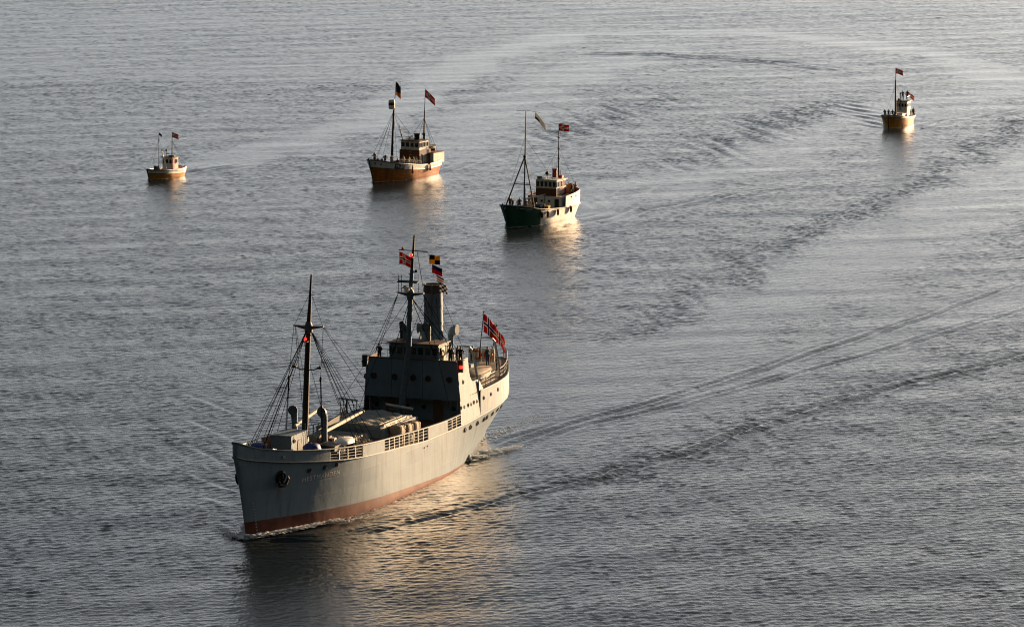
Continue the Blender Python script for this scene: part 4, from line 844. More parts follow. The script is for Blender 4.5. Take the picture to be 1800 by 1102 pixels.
# ------------------------------------------------------------------ fishing boats
def boat_hull(b, top, L, zbow, beam, stern, mats, band=0.0, p=1.1, full=0.62, sx=0.0, aft_wl=0.9, split=None):
    """round-sterned wooden cutter: stem foot at x = 0, stern at x = -L. band: share of the side painted as upper strake."""
    xb = top[-1][0]; xs_ = -L
    bw = [(xs_ + .55, 0), (xs_ + .7, .22), (xs_ + 1.1, .45), (xs_ + .15 * L, .68), (xs_ + .26 * L, .86), (xs_ + .4 * L, .96), (-.42 * L, .97), (-.30 * L, .86), (-.18 * L, .62), (-.08 * L, .30), (-.03 * L, .12), (0, 0)]
    bd = [(xs_, 0), (xs_ + .12, .28), (xs_ + .5, .52), (xs_ + 1.3, .75), (xs_ + .25 * L, .95), (-.5 * L, 1.0), (-.3 * L, .98), (-.18 * L, .88), (-.08 * L, .68), (-.02 * L, .45), (xb - .45, .24), (xb, 0)]
    # sort out tables for short boats
    def clean(t, sc_):
        t = sorted(t); o = []
        for a, v in t:
            if not o or a > o[-1][0] + .02: o.append((a, v * sc_))
        return o
    H = Hull([(-1, xs_ + 1.0), (0, xs_ + .55), (zbow * .35, xs_ + .2), (zbow * .6, xs_), (9, xs_ - .2)], [(-1, -.25), (0, 0), (zbow, xb), (zbow + 2, xb + .6)], top, clean(bw, beam / 2), clean(bd, beam / 2), p)
    us = coslin(0, 1, 48); v1 = 1 - band
    if split is None: H.grid(-.3, v1, 10, us).build('hull', mats[0], b, True)
    else:
        mb = H.grid(-.3, v1, 10, coslin(0, split, 30, (1, 0))); mb.build('after_hull', mats[2], b, True)
        H.grid(-.3, v1, 10, coslin(split, 1, 30, (0, 1))).build('fore_hull', mats[0], b, True)
    if band:
        H.grid(v1, 1.0, 3, us).build('upper_strake', mats[1], b, True)
    tf = smooth_itp(top)
    xs = coslin(xs_ + .03, xb - .03, 44)
    for sd in (1, -1):
        # rails follow the top line of the shell
        pts = [H.pt(u, 1.0, sd) for u in coslin(0.004, 0.996, 44)]
        MB().tube(pts, .075, 6).build('cap_rail', mats[-1], b)
        if band: MB().tube([H.pt(u, v1, sd) for u in coslin(0.004, 0.996, 44)], .05, 6).build('rubbing_strake', mats[-1], b)
        mb = MB(); vs = []
        for u in coslin(0.01, .99, 40):
            x, y, z = H.pt(u, 1.0, sd); vs += [(x, sd * max(0, abs(y) - .07), z), (x, sd * max(0, min(abs(y), H.y(x, z - .72)) - .09), z - .72)]
        mb.add(vs, [(2 * i, 2 * i + 2, 2 * i + 3, 2 * i + 1) for i in range(40)]).build('bulwark_lining', 'white' if mats[-1] != 'red_paint' else 'red_paint', b)
    MB().tube([(H.pt(1, v, 1)[0] + .03, 0, H.pt(1, v, 1)[2]) for v in lin(-.2, 1.06, 8)], .09, 6).build('stem_post', mats[-1], b)
    vs = []
    us2 = coslin(.01, .99, 40)
    for u in us2:
        x, y, z = H.pt(u, 1.0, 1); y = max(0, min(y, H.y(x, z - .6)) - .08); vs += [(x, y, z - .6), (x, 0, z - .52), (x, -y, z - .6)]
    MB().add(vs, [(3 * i + a, 3 * i + 3 + a, 3 * i + 4 + a, 3 * i + 1 + a) for i in range(40) for a in (0, 1)]).build('deck', 'deck_wood', b)
    return H, (lambda x: tf(x) - .55), tf
def mast_part(b, name, foot, head, r0, r1, m, stays, r=.025):
    o = MB().tube([foot, Vector(foot).lerp(Vector(head), .5), head], [r0, (r0 + r1) / 2 * 1.05, r1], 10).build(name, m, b, True)
    for a, c in stays: line('stay', o, a, c, r)
    return o
def wheelhouse(b, x0, x1, hw, z0, z1, wallm, roofm, nf, ns, wz, wh_, frame='white', over=.18, rake=0.0, ww=None, low=None):
    zb = z0 if low is None else low[0]
    w = MB().hexa([(x0, -hw, zb), (x1, -hw, zb), (x1, hw, zb), (x0, hw, zb)], [(x0, -hw, z1), (x1 + rake, -hw, z1), (x1 + rake, hw, z1), (x0, hw, z1)]).build('wheelhouse', wallm, b)
    MB().box(((x0 + x1) / 2, 0, z1 + .04), (x1 - x0 + 2 * over, 2 * hw + 2 * over, .08)).build('roof', roofm, w)
    MB().box(((x0 + x1) / 2 + .02, 0, wz - wh_ / 2 - .12), (x1 - x0 + .1, 2 * hw + .1, .06)).build('sill_band', frame, w)
    if low: MB().box(((x0 + x1) / 2, 0, (z0 + low[0] - .003) / 2), (x1 - x0 + .03, 2 * hw + .03, low[0] - z0)).build('lower_casing', low[1], w)
    st = 2 * hw / nf; ww = ww or st * .72
    for k in range(nf): window(w, face_m((x1 + rake * .6 + .012, -hw + st * (k + .5), wz), (1, 0, 0)), ww, wh_, frame, .045)
    if ns:
        st = (x1 - x0) / ns
        for sd in (1, -1):
            for k in range(ns): window(w, face_m((x0 + st * (k + .5), sd * (hw + .012), wz), (0, sd, 0)), st * .58, wh_, frame, .045)
    return w
def lifering(b, c, n, r=.32): 
    n = Vector(n).normalized(); a = n.orthogonal().normalized(); d = n.cross(a); c = Vector(c)
    return MB().tube([c + (a * math.cos(t) + d * math.sin(t)) * r for t in lin(0, 2 * math.pi, 16)], .07, 7, caps=False)

# ---- varnished cutter with a barrel on her foremast
ob = root('fishing_cutter', 'varnished brown fishing cutter with white top strake and barrel on foremast', 'boat', (-19.24, 550.28, 0), heading(30))
def build_orange(b):
    top = [(-16.6, 2.2), (-14.5, 1.95), (-10, 1.80), (-5.2, 2.2), (-2, 2.68), (1.15, 3.3)]
    H, dk, tf = boat_hull(b, top, 16.6, 3.3, 5.4, None, ['varnish', 'white', 'black'], band=.34)
    bx_ = lin(-2.35, -4.2, 8); bv = [(x, H.y(x, tf(x) - dz_) + .03, tf(x) - dz_) for x in bx_ for dz_ in (.1, .78)]
    MB().add(bv, [(2 * i, 2 * i + 2, 2 * i + 3, 2 * i + 1) for i in range(8)]).build('number_board', 'black', b)
    text_on(H.y, b, 'M-59', -2.5, 1.98, .42, 'white', 1, 1.0, .06, 'registration', width=1.5, slope=.13)
    for sd in (1, -1):
        for x in (-.35, .5): MB().lathe([(.12, 0), (.12, .04)], 10).build('hawse_hole', 'black', b).matrix_local = H.frame(x, tf(x) - .42, sd, .0)
        for x in (-5.9, -10.6): MB().tube([(x, sd * (H.y(x, 2.0) + .1), 2.0), (x, sd * (H.y(x, 1) + .18), .9)], [.05, .16], 8).build('fender', 'rust', b)
    # foremast with barrel
    fm = mast_part(b, 'foremast', (-4.77, 0, 1.6), (-5.46, 0, 9.75), .2, .13, 'mast_dark', [((-5.4, 0, 9.5), (.8, 0, 3.2)), ((-5.4, 0, 9.5), (-.2, .3, 2.95)), ((-5.4, 0, 9.4), (-5.6, 2.6, 2.2)), ((-5.4, 0, 9.4), (-4.4, -2.6, 2.3)), ((-5.4, 0, 9.4), (-6.3, -2.6, 2.2)), ((-5.4, 0, 9.4), (-9.4, 1.2, 5.0)), ((-5.4, 0, 9.4), (-5.3, .6, 2.6))])
    br = MB().lathe([(.34, 9.8), (.44, 10.0), (.45, 10.35)], 14, (-5.3, -.25, 0), closed=True).build('barrel', 'white', fm, True)
    MB().lathe([(.455, 10.35), (.46, 10.75)], 14, (-5.3, -.25, 0), closed=False).build('barrel_band', 'black', br, True); MB().lathe([(.45, 10.75), (.42, 11.1), (.38, 11.1), (.38, 10.4)], 14, (-5.3, -.25, 0), closed=False).build('barrel_rim', 'white', br, True)
    MB().tube([(-5.5, .05, 9.6), (-5.9, .1, 13.6)], [.07, .035], 8).build('topmast', 'mast_dark', fm)
    lad = MB().tube([(-9.3, -.9, 5.0), (-7.6, -.5, 7.6)], .05, 6).build('rope_ladder', 'mast_dark', fm)
    for k in range(7): MB().box((-9.2 + k * .25, -.88 + k * .06, 5.2 + k * .36), (.06, .34, .05)).build('rung', 'mast_dark', lad)
    mz = mast_part(b, 'mizzenmast', (-13.3, 0, 2.0), (-13.75, 0, 9.0), .16, .08, 'mast_dark', [((-13.6, 0, 7.9), (-9.6, 0, 5.2)), ((-13.6, 0, 7.9), (-13.6, 2.2, 1.9)), ((-13.6, 0, 7.9), (-14.6, 2.2, 1.95)), ((-13.6, 0, 7.9), (-13.6, -2.2, 1.9)), ((-13.6, 0, 7.9), (-16.3, 0, 2.25))])
    MB().tube([(-13.7, 0, 8.6), (-13.97, 0, 12.1)], [.06, .03], 8).build('topmast', 'mast_grey', mz)
    w = wheelhouse(b, -12.3, -9.75, 1.5, 3.75, 5.0, 'white', 'mast_dark', 4, 3, 4.45, .62)
    cs = MB().box((-11.1, 0, 2.55), (3.0, 3.3, 2.4)).build('casing', 'varnish_dark', b)
    for k in range(5): MB().box((-9.57, .2, 1.9 + k * .38), (.05, .42, .05)).build('rung', 'canvas', cs)
    d = MB().box((-10.6, 1.67, 2.35), (.62, .05, 1.6)).build('door', 'black', cs); MB().box((-10.45, 1.71, 2.35), (.16, .03, 1.5)).build('door_edge', 'canvas', d)
    d = MB().box((-9.585, 1.0, 2.3), (.04, .7, 1.5)).build('door', 'mast_grey', cs)
    ah = MB().box((-13.9, 0, 2.42), (2.9, 4.5, 1.45)).build('after_house', 'cream', b); MB().box((-13.9, 0, 3.17), (3.0, 4.6, .07)).build('roof', 'red_oxide', ah)
    MB().lathe([(.42, 5.0), (.42, 5.75), (.46, 5.78), (.46, 5.95)], 14, (-11.3, .25, 0)).build('funnel', 'mast_dark', b, True)
    MB().box((-10.4, -.5, 5.45), (.16, 1.1, .12)).box((-10.4, -.5, 5.22), (.2, .2, .36)).build('radar', 'white', b); MB().tube([(-10.9, -.9, 5.0), (-10.8, -.9, 6.4)], .02, 5).build('aerial', 'white', b)
    cowl_vent(b, (-12.0, 1.0, 5.0), .9, .22, (1, .3, 0), 'mast_dark')
    hd = MB().lathe([(.5, -.35), (.3, -.3), (.3, .3), (.5, .35)], 12, (-2.6, -.6, dk(-2.6) + .6), axis_m((0, 1, 0))).box((-2.6, -.6, dk(-2.6) + .2), (.9, 1.0, .4)).build('anchor_winch', 'mast_dark', b)
    MB().box((-7.6, 0, 2.05), (1.7, 2.2, .7)).build('hatch', 'varnish_dark', b)
    tr = MB().tube([(-12.3, 1.5, 4.1), (-14.0, 1.9, 4.0)], .05, 6).tube([(-13.4, 1.9, 3.2), (-13.4, 1.9, 4.05)], .05, 6).build('boat_skid', 'white', b)
    rail_fence(b, [(x, 2.55 if x < -4 else 2.2, tf(x) + .05) for x in (-3.4, -5.2, -7.0, -8.6)], .55, 2, 'canvas')
    return H, dk, tf
OH, ODK, OTF = build_orange(ob)
wb = root('workboat', 'small pale workboat stowed on the after house of the varnished cutter', 'dinghy', ob.matrix_basis @ Vector((-14.3, .6, 3.95)), heading(30) + .1)
boat_shell(3.0, 1.3, .5).build('shell', 'white', wb, True); MB().box((0, 0, -.05), (.25, 1.1, .05)).build('thwart', 'wood_spar', wb)
for x in (-.8, .8): MB().box((x, 0, -.5), (.12, .8, .5)).build('chock', 'mast_dark', wb)
for i, (x, y, yw, kd, jk, tr_, lb) in enumerate((
    (-.5, -.05, 0, 'reach', 'charcoal', 'charcoal', 'person in black leaning over the stem of the varnished cutter'),
    (-1.5, -.75, -30, 'stand', 'navy', 'jeans', 'person in navy at the starboard bow rail of the varnished cutter'),
    (-1.9, .75, 40, 'fold', 'charcoal', 'jeans', 'person in charcoal behind the stem of the varnished cutter, port side'),
    (-2.7, 1.25, 60, 'reach', 'black' if False else 'brown', 'charcoal', 'person in brown resting on the port bow rail of the varnished cutter'),
    (-3.9, 1.6, 20, 'sit', 'charcoal', 'charcoal', 'person in charcoal seated forward of the foremast of the varnished cutter'),
    (-5.1, 1.75, 70, 'fold', 'pale', 'jeans', 'person in white jacket beside the foremast of the varnished cutter'),
    (-5.9, 1.2, 50, 'stand', 'olive', 'charcoal', 'person in olive green just abaft the foremast of the varnished cutter'),
    (-6.5, 1.75, 80, 'reach', 'yellow', 'charcoal', 'person in yellow jacket at the port rail of the varnished cutter'),
    (-7.6, 1.8, 90, 'fold', 'charcoal', 'jeans', 'person in charcoal between the yellow jacket and the pale one'),
    (-8.4, 1.75, 45, 'stand', 'beige', 'jeans', 'person in pale beige before the wheelhouse of the varnished cutter'),
    (-12.9, 1.2, 100, 'stand', 'navy', 'jeans', 'person in navy behind the wheelhouse of the varnished cutter'))):
    z = ODK(x) if x > -12 else 3.21
    person(ob, (x, y, z + (.0 if kd != 'sit' else .05)), yw, kd, jk, tr_, lb, s=.98 if i % 2 else 1.03)
flag('pennant_flag', 'black and gold flag hanging from the fore topmast of the varnished cutter', ob.matrix_basis @ Vector((-5.9, .1, 13.55)), .85, 1.9, lambda i, j: 1 if j > 11 or (j > 8 and i > 12) else 0, ['flag_black', 'flag_gold'], az=.1, droop=.75, ph=.7, curl=1.2)
flag('national_flag', 'dark red flag at the mizzen of the varnished cutter', ob.matrix_basis @ Vector((-13.95, 0, 11.9)), 1.7, 1.15, norway, NOR, az=.2, droop=.75, ph=1.9)

# ---- green boat
gb = root('fishing_boat', 'green bowed fishing boat with white after hull and brown wheelhouse', 'boat', (-0.59, 496.7, 0), heading(28))
def build_green(b):
    top = [(-17.2, 1.85), (-15, 1.68), (-10.7, 1.7), (-6.5, 1.9), (-3.8, 2.15), (-1.5, 2.6), (1.15, 3.02)]
    H, dk, tf = boat_hull(b, top, 17.2, 3.02, 5.5, None, ['green_hull', 'green_hull', 'white', 'mast_grey'], band=0.0, split=.72)
    text_on(H.y, b, 'COPDI', -1.6, 2.12, .26, 'white', 1, 1.0, .03, 'name_lettering', width=1.0)
    for x, t in ((.2, 'I'), (-.45, 'X')): text_on(H.y, b, t, x + .1, 2.42, .24, 'white', 1, 1.0, .03, 'bow_mark')
    MB().box((0, 0, .01), (.9, .07, .02)).build('stripe', 'white', b).matrix_local = H.frame(-1.15, 2.42, 1, .01) @ Matrix.Rotation(-.15, 4, 'Z')
    out = lambda x, z: H.y(x, min(z, tf(x)))
    for sd in (1, -1):      # raised white shelter sides aft
        zt = smooth_itp([(-17.1, 3.6), (-15, 3.42), (-10.75, 3.12)])
        wall(out, coslin(-17.1, -10.75, 26, (1, 0)), lambda x: tf(x) - .02, zt, sd, .07, lean=-.03).build('shelter_side', ['cream', 'red_oxide'], b, True)
        for x in (-12.4, -13.9): porthole(b, face_m((x, sd * (H.y(x, tf(x)) + .05), 2.9), (0, sd, 0)), .7)
        MB().tube([(x, sd * (H.y(x, tf(x)) + .05), tf(x)) for x in coslin(-17.1, -10.75, 20, (1, 0))], .08, 6).build('rubbing_strake', 'mast_grey', b)
        for x in (-4.4, -5.6, -8.2, -12.0): MB().lathe([(.02, -.45), (.16, -.3), (.17, .3), (.02, .45)], 8, (x, sd * (H.y(x, 1.3) + .2), 1.35)).build('fender', 'rust', b, True)
    MB().box((-13.6, 0, 2.72), (5.4, 4.2, .08)).build('shelter_deck', 'deck_wood', b)
    lo = MB().box((-12.2, 0, 2.1), (3.4, 4.5, 1.86)).build('lower_house', 'white', b)
    for y in (-.6, .45): porthole(lo, face_m((-10.49, y, 2.4), (1, 0, 0)), .8)
    MB().box((-10.48, 1.55, 2.15), (.05, .6, 1.1)).build('door', 'black', lo); MB().box((-10.48, -1.6, 2.15), (.05, .7, 1.3)).build('door', 'varnish_dark', lo)
    w = wheelhouse(b, -13.2, -10.55, 1.48, 3.04, 5.08, 'white', 'white', 5, 3, 4.55, .66, low=(4.0, 'varnish_dark'))
    text_on(lambda x, z: 0, w, '', 0, 0, .1, 'white') if False else None
    for sd in (1, -1): MB().box((-12.4, sd * 1.5, 4.1), (.55, .05, 1.5)).build('door', 'red_paint', w)
    # bipod foremast
    fm = mast_part(b, 'foremast', (-4.56, 0, 1.9), (-4.98, 0, 14.3), .15, .05, 'mast_grey', [((-4.75, 0, 11), (.9, 0, 3.0)), ((-4.8, 0, 11), (-10.8, .8, 5.2))], .02)
    for sd in (1, -1): MB().tube([(-3.4, sd * 2.1, 2.2), (-4.7, 0, 8.6)], .09, 8).build('mast_leg', 'mast_grey', fm)
    MB().tube([(-4.15, -1.15, 5.15), (-4.15, 1.1, 5.1)], .05, 6).build('cross_bar', 'mast_grey', fm); MB().tube([(-4.98, -1.3, 14.3), (-4.98, .1, 14.42), (-4.98, 2.1, 14.2)], .025, 5).build('aerial', 'mast_dark', fm)
    MB().ball((-4.7, 0, 8.6), .22, 8).build('mast_joint', 'mast_grey', fm)
    bo = MB().tube([(-4.9, 0, 3.2), (-9.9, .2, 3.3)], [.1, .08], 8).build('boom', 'canvas', fm, True); MB().tube([(-9.8, .2, 3.3), (-9.8, .2, 1.6)], .05, 6).build('boom_crutch', 'mast_dark', bo)
    mz = mast_part(b, 'mizzenmast', (-14.0, 0, 2.7), (-14.1, 0, 12.0), .13, .05, 'mast_dark', [((-14.1, 0, 9), (-12, -1.2, 5.2)), ((-14.1, 0, 9), (-16.0, 1.6, 3.5)), ((-14.1, 0, 9), (-16.0, -1.6, 3.5))], .018)
    for z in (7.5, 8.8, 10.2): MB().box((-14.1, 0, z), (.16, .3, .14)).build('mast_band', 'mast_dark', mz)
    MB().tube([(-14.1, -.9, 11.9), (-14.1, .7, 12.05)], .02, 5).build('aerial', 'mast_dark', mz)
    MB().tube([(-13.6, -.6, 5.0), (-13.6, -.6, 7.6)], .03, 5).build('aerial', 'white', b)
    MB().lathe([(.32, 5.1), (.3, 6.1), (.34, 6.13), (.34, 6.28)], 12, (-13.3, -.2, 0)).build('funnel', 'maroon_paint', b, True); MB().box((-13.2, .8, 5.32), (.6, .5, .36)).build('roof_locker', 'red_paint', b)
    MB().ball((-11.3, -.25, 5.85), .25, 8).tube([(-11.3, -.25, 5.1), (-11.3, -.25, 5.7)], .04, 6).build('searchlight', 'mast_dark', b, True)
    MB().box((-10.9, -1.1, 5.3), (.5, .5, .35)).build('roof_box', 'mast_grey', b); MB().tube([(-10.9, -.8, 5.25), (-10.9, -.1, 5.3)], .06, 6).build('roof_lamp', 'white', b)
    # winch, hatch and gantry
    wn = MB().box((-6.2, 1.3, dk(-6) + .3), (1.0, .9, .6)).lathe([(.4, -.4), (.25, -.35), (.25, .35), (.4, .4)], 12, (-6.2, 1.3, dk(-6) + .85), axis_m((0, 1, 0))).build('winch', 'mast_grey', b)
    MB().box((-7.6, 0, 1.75), (1.6, 2.0, .7)).build('hatch', 'varnish_dark', b)
    gt = MB().tube([(-15.2, -1.2, 2.75), (-15.2, -1.2, 5.9), (-15.2, -.4, 5.9), (-15.2, -.4, 2.75)], .06, 6).build('gantry', 'mast_grey', b)
    nd = MB().lathe([(.75, -.5), (.7, -.45), (.3, -.42), (.3, .42), (.7, .45), (.75, .5)], 16, (-14.6, 1.3, 3.55), axis_m((1, .2, 0))).build('net_drum', 'rust', b)
    rail_fence(b, [(-9.6, -1.2, 3.05), (-8.4, -1.2, 3.05)], .9, 3, 'white')
    return H, dk, tf
GH, GDK, GTF = build_green(gb)
lifebx = thing('fish_box', MB().box((-6.9, 2.1, GDK(-6.9) + .45), (.55, .5, .9)).box((-6.9, 2.1, GDK(-6.9) + .93), (.6, .55, .06)), 'cloth_yellow', gb, 'yellow locker at the port rail of the green bowed boat', 'box')
rf = thing('deck_raft', lumpy((-15.4, .9, 3.1), (1.4, 1.0, .7), seed=44, sq=3), 'canvas', gb, 'pale covered raft on the stern deck of the green bowed boat', 'raft', True)
for i, (x, y, z, yw, kd, jk, tr_, lb) in enumerate((
    (-.75, .0, 0, 0, 'fold', 'charcoal', 'charcoal', 'person in black standing at the stem of the green bowed boat'),
    (-1.7, -.2, 0, -20, 'stand', 'charcoal', 'jeans', 'person in dark coat close behind the one at the stem of the green bowed boat'),
    (-1.9, .75, 0, 30, 'reach', 'navy', 'jeans', 'person in navy at the port bow of the green bowed boat'),
    (-2.5, 1.3, 0, 40, 'fold', 'brown', 'charcoal', 'person in brown at the port bow of the green bowed boat, beside the pale coat'),
    (-3.0, 1.6, 0, 60, 'stand', 'beige', 'jeans', 'person in pale coat by the port mast leg of the green bowed boat'),
    (-4.2, -.7, 0, 20, 'stand', 'pale', 'jeans', 'person in white jacket at the foremast of the green bowed boat'),
    (-6.0, 2.0, 0, 80, 'sit', 'charcoal', 'charcoal', 'person in charcoal seated by the yellow locker of the green bowed boat'),
    (-13.9, 2.0, 2.76, 80, 'stand', 'charcoal', 'charcoal', 'person in charcoal behind the wheelhouse of the green bowed boat'),
    (-15.6, 1.6, 2.76, 110, 'fold', 'maroon', 'jeans', 'person in maroon by the net drum of the green bowed boat'),
    (-16.1, .4, 2.76, 120, 'stand', 'pale', 'jeans', 'person in white at the stern of the green bowed boat'))):
    person(gb, (x, y, z or GDK(x)), yw, kd, jk, tr_, lb, s=.97 if i % 2 else 1.02)
flag('house_flag', 'white flag with a red brown corner streaming beside the foremast of the green bowed boat', gb.matrix_basis @ Vector((-4.98, 1.3, 14.2)), 1.75, .8, lambda i, j: 1 if i < 9 and j > 8 else 0, ['flag_white', 'cloth_brown'], az=.1, droop=.95, ph=.9, curl=.7)
flag('national_flag', 'red flag with blue and white cross at the mizzen of the green bowed boat', gb.matrix_basis @ Vector((-14.1, .05, 12.0)), 1.35, .95, norway, NOR, az=.1, droop=.15, ph=2.2, curl=.7)

# ---- small boat, left of the fleet
lb_ = root('small_fishing_boat', 'smallest fishing boat, white topsides over yellow varnish, red doored wheelhouse', 'boat', (-50.68, 553.63, 0), heading(30))
def build_small(b):
    top = [(-8.4, 1.2), (-7, 1.07), (-4.5, 1.05), (-2.3, 1.25), (.5, 1.5)]
    H, dk, tf = boat_hull(b, top, 8.4, 1.5, 3.1, None, ['varnish_yellow', 'white', 'black'], band=.4)
    w = wheelhouse(b, -5.9, -4.45, .84, .7, 2.78, 'white', 'black', 3, 0, 2.25, .55)
    for sd in (1, -1):
        MB().box((-4.72, sd * .855, 1.8), (.42, .05, 1.7)).build('door', 'red_paint', w); window(w, face_m((-5.45, sd * .852, 2.25), (0, sd, 0)), .3, .5, 'wood_spar', .05)
    fm = mast_part(b, 'foremast', (-2.35, 0, .8), (-2.45, 0, 6.3), .06, .035, 'mast_dark', [((-2.45, 0, 5.6), (.4, 0, 1.5)), ((-2.45, 0, 5.6), (-.3, .4, 1.4)), ((-2.45, 0, 5.6), (-2.6, 1.45, 1.3)), ((-2.45, 0, 5.6), (-2.6, -1.45, 1.3))], .014)
    MB().tube([(-2.45, -.55, 5.55), (-2.45, .2, 5.5)], .02, 5).build('yard', 'mast_dark', fm)
    mz = mast_part(b, 'mizzenmast', (-5.6, 0, 2.8), (-5.72, 0, 6.2), .09, .04, 'green_hull', [((-5.65, 0, 5.1), (-4.3, -.8, 2.9)), ((-5.65, 0, 5.1), (-7.6, 1.0, 1.2)), ((-5.65, 0, 5.1), (-8.2, 0, 1.25))], .016)
    bo = MB().tube([(-3.5, .55, 1.1), (-3.35, .3, 2.2), (-3.65, -.35, 3.85)], [.1, .09, .06], 8).build('derrick_boom', 'white', b, True); MB().ball((-3.65, -.35, 3.9), .1, 6).build('boom_tip', 'white', bo)
    wn = MB().box((-2.0, -.1, dk(-2) + .35), (.5, .7, .7)).lathe([(.28, -.3), (.18, -.2), (.18, .2), (.28, .3)], 12, (-1.95, -.1, dk(-2) + .85), axis_m((0, 1, 0))).build('winch', 'mast_dark', b)
    MB().tube([(-4.7, -.35, 2.8), (-4.7, -.35, 3.7)], .04, 6).ball((-4.7, -.35, 3.75), .14, 6).box((-4.7, -.1, 3.3), (.12, .5, .1)).build('searchlight', 'mast_dark', b)
    MB().box((-5.2, .3, 2.95), (.5, .9, .2)).build('roof_box', 'black', b)
    MB().box((-7.2, 0, .95), (1.5, 1.6, .45)).build('engine_box', 'red_paint', b)
    MB().lathe([(.25, 0), (.25, .4)], 10, (-7.9, .5, .8)).build('tub', 'red_oxide', b)
    for sd in (1, -1): MB().tube([(x, sd * (H.y(x, tf(x)) - .06), tf(x) + .1) for x in lin(-8.2, -4.8, 10)], .07, 6).build('rail_board', 'red_paint', b)
    return H, dk, tf
LH, LDK, LTF = build_small(lb_)
person(lb_, (-6.6, -.3, LDK(-6.6)), 0, 'stand', 'maroon', 'charcoal', 'person in maroon behind the wheelhouse of the smallest fishing boat')
flag('pennant_flag', 'tiny dark pennant on the thin foremast of the smallest fishing boat', lb_.matrix_basis @ Vector((-2.45, 0, 6.45)), .5, .4, lambda i, j: 0, ['flag_blue'], az=.1, droop=.6, ph=.2)
flag('national_flag', 'red flag with blue and white cross on the mast of the smallest fishing boat', lb_.matrix_basis @ Vector((-5.72, 0, 6.2)), 1.0, .72, norway, NOR, az=.15, droop=.35, ph=1.4)

# ---- far boat at the upper right
rb = root('distant_fishing_boat', 'yellow varnished fishing boat with white wheelhouse, heading straight for the viewer', 'boat', (59.76, 630.31, 0), heading(20))
def build_right(b):
    top = [(-12.2, 1.65), (-9.5, 1.35), (-6, 1.45), (-3.2, 1.7), (.25, 2.2)]
    H, dk, tf = boat_hull(b, top, 12.2, 2.2, 4.1, None, ['varnish_yellow', 'white', 'mast_dark'], band=.14)
    w = wheelhouse(b, -10.2, -7.9, 1.0, .9, 3.68, 'white', 'mast_grey', 4, 2, 3.1, .55)
    MB().box((-8.6, 1.02, 1.9), (.55, .05, 1.5)).build('door', 'mast_dark', w); MB().box((-8.6, -1.02, 1.9), (.55, .05, 1.5)).build('door', 'mast_dark', w)
    MB().box((-6.9, 0, 1.35), (1.4, 1.5, .9)).build('cabin_trunk', 'white', b); MB().lathe([(1.0, 0), (.8, .25), (.1, .32)], 14, (-5.6, .1, 1.25)).build('hatch', 'cream', b, True)
    fm = mast_part(b, 'foremast', (-4.4, 0, 1.0), (-4.2, 0, 7.4), .16, .1, 'mast_dark', [((-4.2, 0, 6.6), (.1, 0, 2.2)), ((-4.2, 0, 6.6), (-4.6, 1.9, 1.6)), ((-4.2, 0, 6.6), (-4.6, -1.9, 1.6)), ((-4.2, 0, 7.0), (-8.1, .2, 4.0))], .018)
    MB().tube([(-4.2, 0, 7.3), (-4.08, 0, 9.3)], [.06, .03], 8).build('topmast', 'mast_grey', fm)
    MB().tube([(-6.9, .1, 2.4), (-6.6, .2, 5.0)], [.1, .06], 8).ball((-6.6, .2, 5.1), .16, 6).build('exhaust_pipe', 'mast_dark', b, True)
    st = MB().tube([(-11.4, .1, 1.3), (-11.7, .1, 5.0)], .03, 6).build('flag_staff', 'white', b)
    MB().lathe([(.3, -.3), (.18, -.2), (.18, .2), (.3, .3)], 12, (-2.9, .2, dk(-2.9) + .55), axis_m((0, 1, 0))).box((-2.9, .2, dk(-2.9) + .2), (.6, .7, .4)).build('winch', 'mast_grey', b)
    rail_fence(b, [(-1.2, 1.05, tf(-1.2) + .02), (-2.6, 1.55, tf(-2.6) + .02), (-4.2, 1.8, tf(-4.2) + .02)], .5, 2, 'white')
    rail_fence(b, [(-10.0, .9, 3.75), (-8.2, .9, 3.75)], .7, 2, 'white')
    MB().box((-8.6, -.5, 3.95), (.5, .3, .3)).build('roof_box', 'mast_dark', b)
    return H, dk, tf
RH, RDK, RTF = build_right(rb)
for (x, y, z, yw, kd, jk, lb) in ((-2.6, -1.25, 0, -30, 'fold', 'charcoal', 'person in black at the starboard bow of the boat heading for the viewer'), (-3.5, -.9, 0, 10, 'stand', 'navy', 'person in navy beside the mast of the boat heading for the viewer'), (-5.3, -.7, 0, 0, 'stand', 'charcoal', 'person in charcoal before the wheelhouse of the boat heading for the viewer'),
    (-8.5, .1, 3.76, 0, 'fold', 'charcoal', 'person in black on the wheelhouse roof of the boat heading for the viewer'), (-9.2, .65, 3.76, 30, 'stand', 'maroon', 'person in maroon on the wheelhouse roof of the boat heading for the viewer'), (-10.8, 1.3, 0, 60, 'stand', 'charcoal', 'person in charcoal at the port quarter of the boat heading for the viewer')):
    person(rb, (x, y, z or RDK(x)), yw, kd, jk, 'jeans', lb)
flag('pennant_flag', 'red flag at the masthead of the boat heading for the viewer', rb.matrix_basis @ Vector((-4.08, 0, 9.3)), 1.35, .85, norway, NOR, az=.1, droop=.3, ph=.6, curl=.6)
flag('national_flag', 'dark red flag at the stern of the boat heading for the viewer', rb.matrix_basis @ Vector((-11.7, .1, 5.0)), 1.3, .8, norway, NOR, az=-.1, droop=.65, ph=1.5)

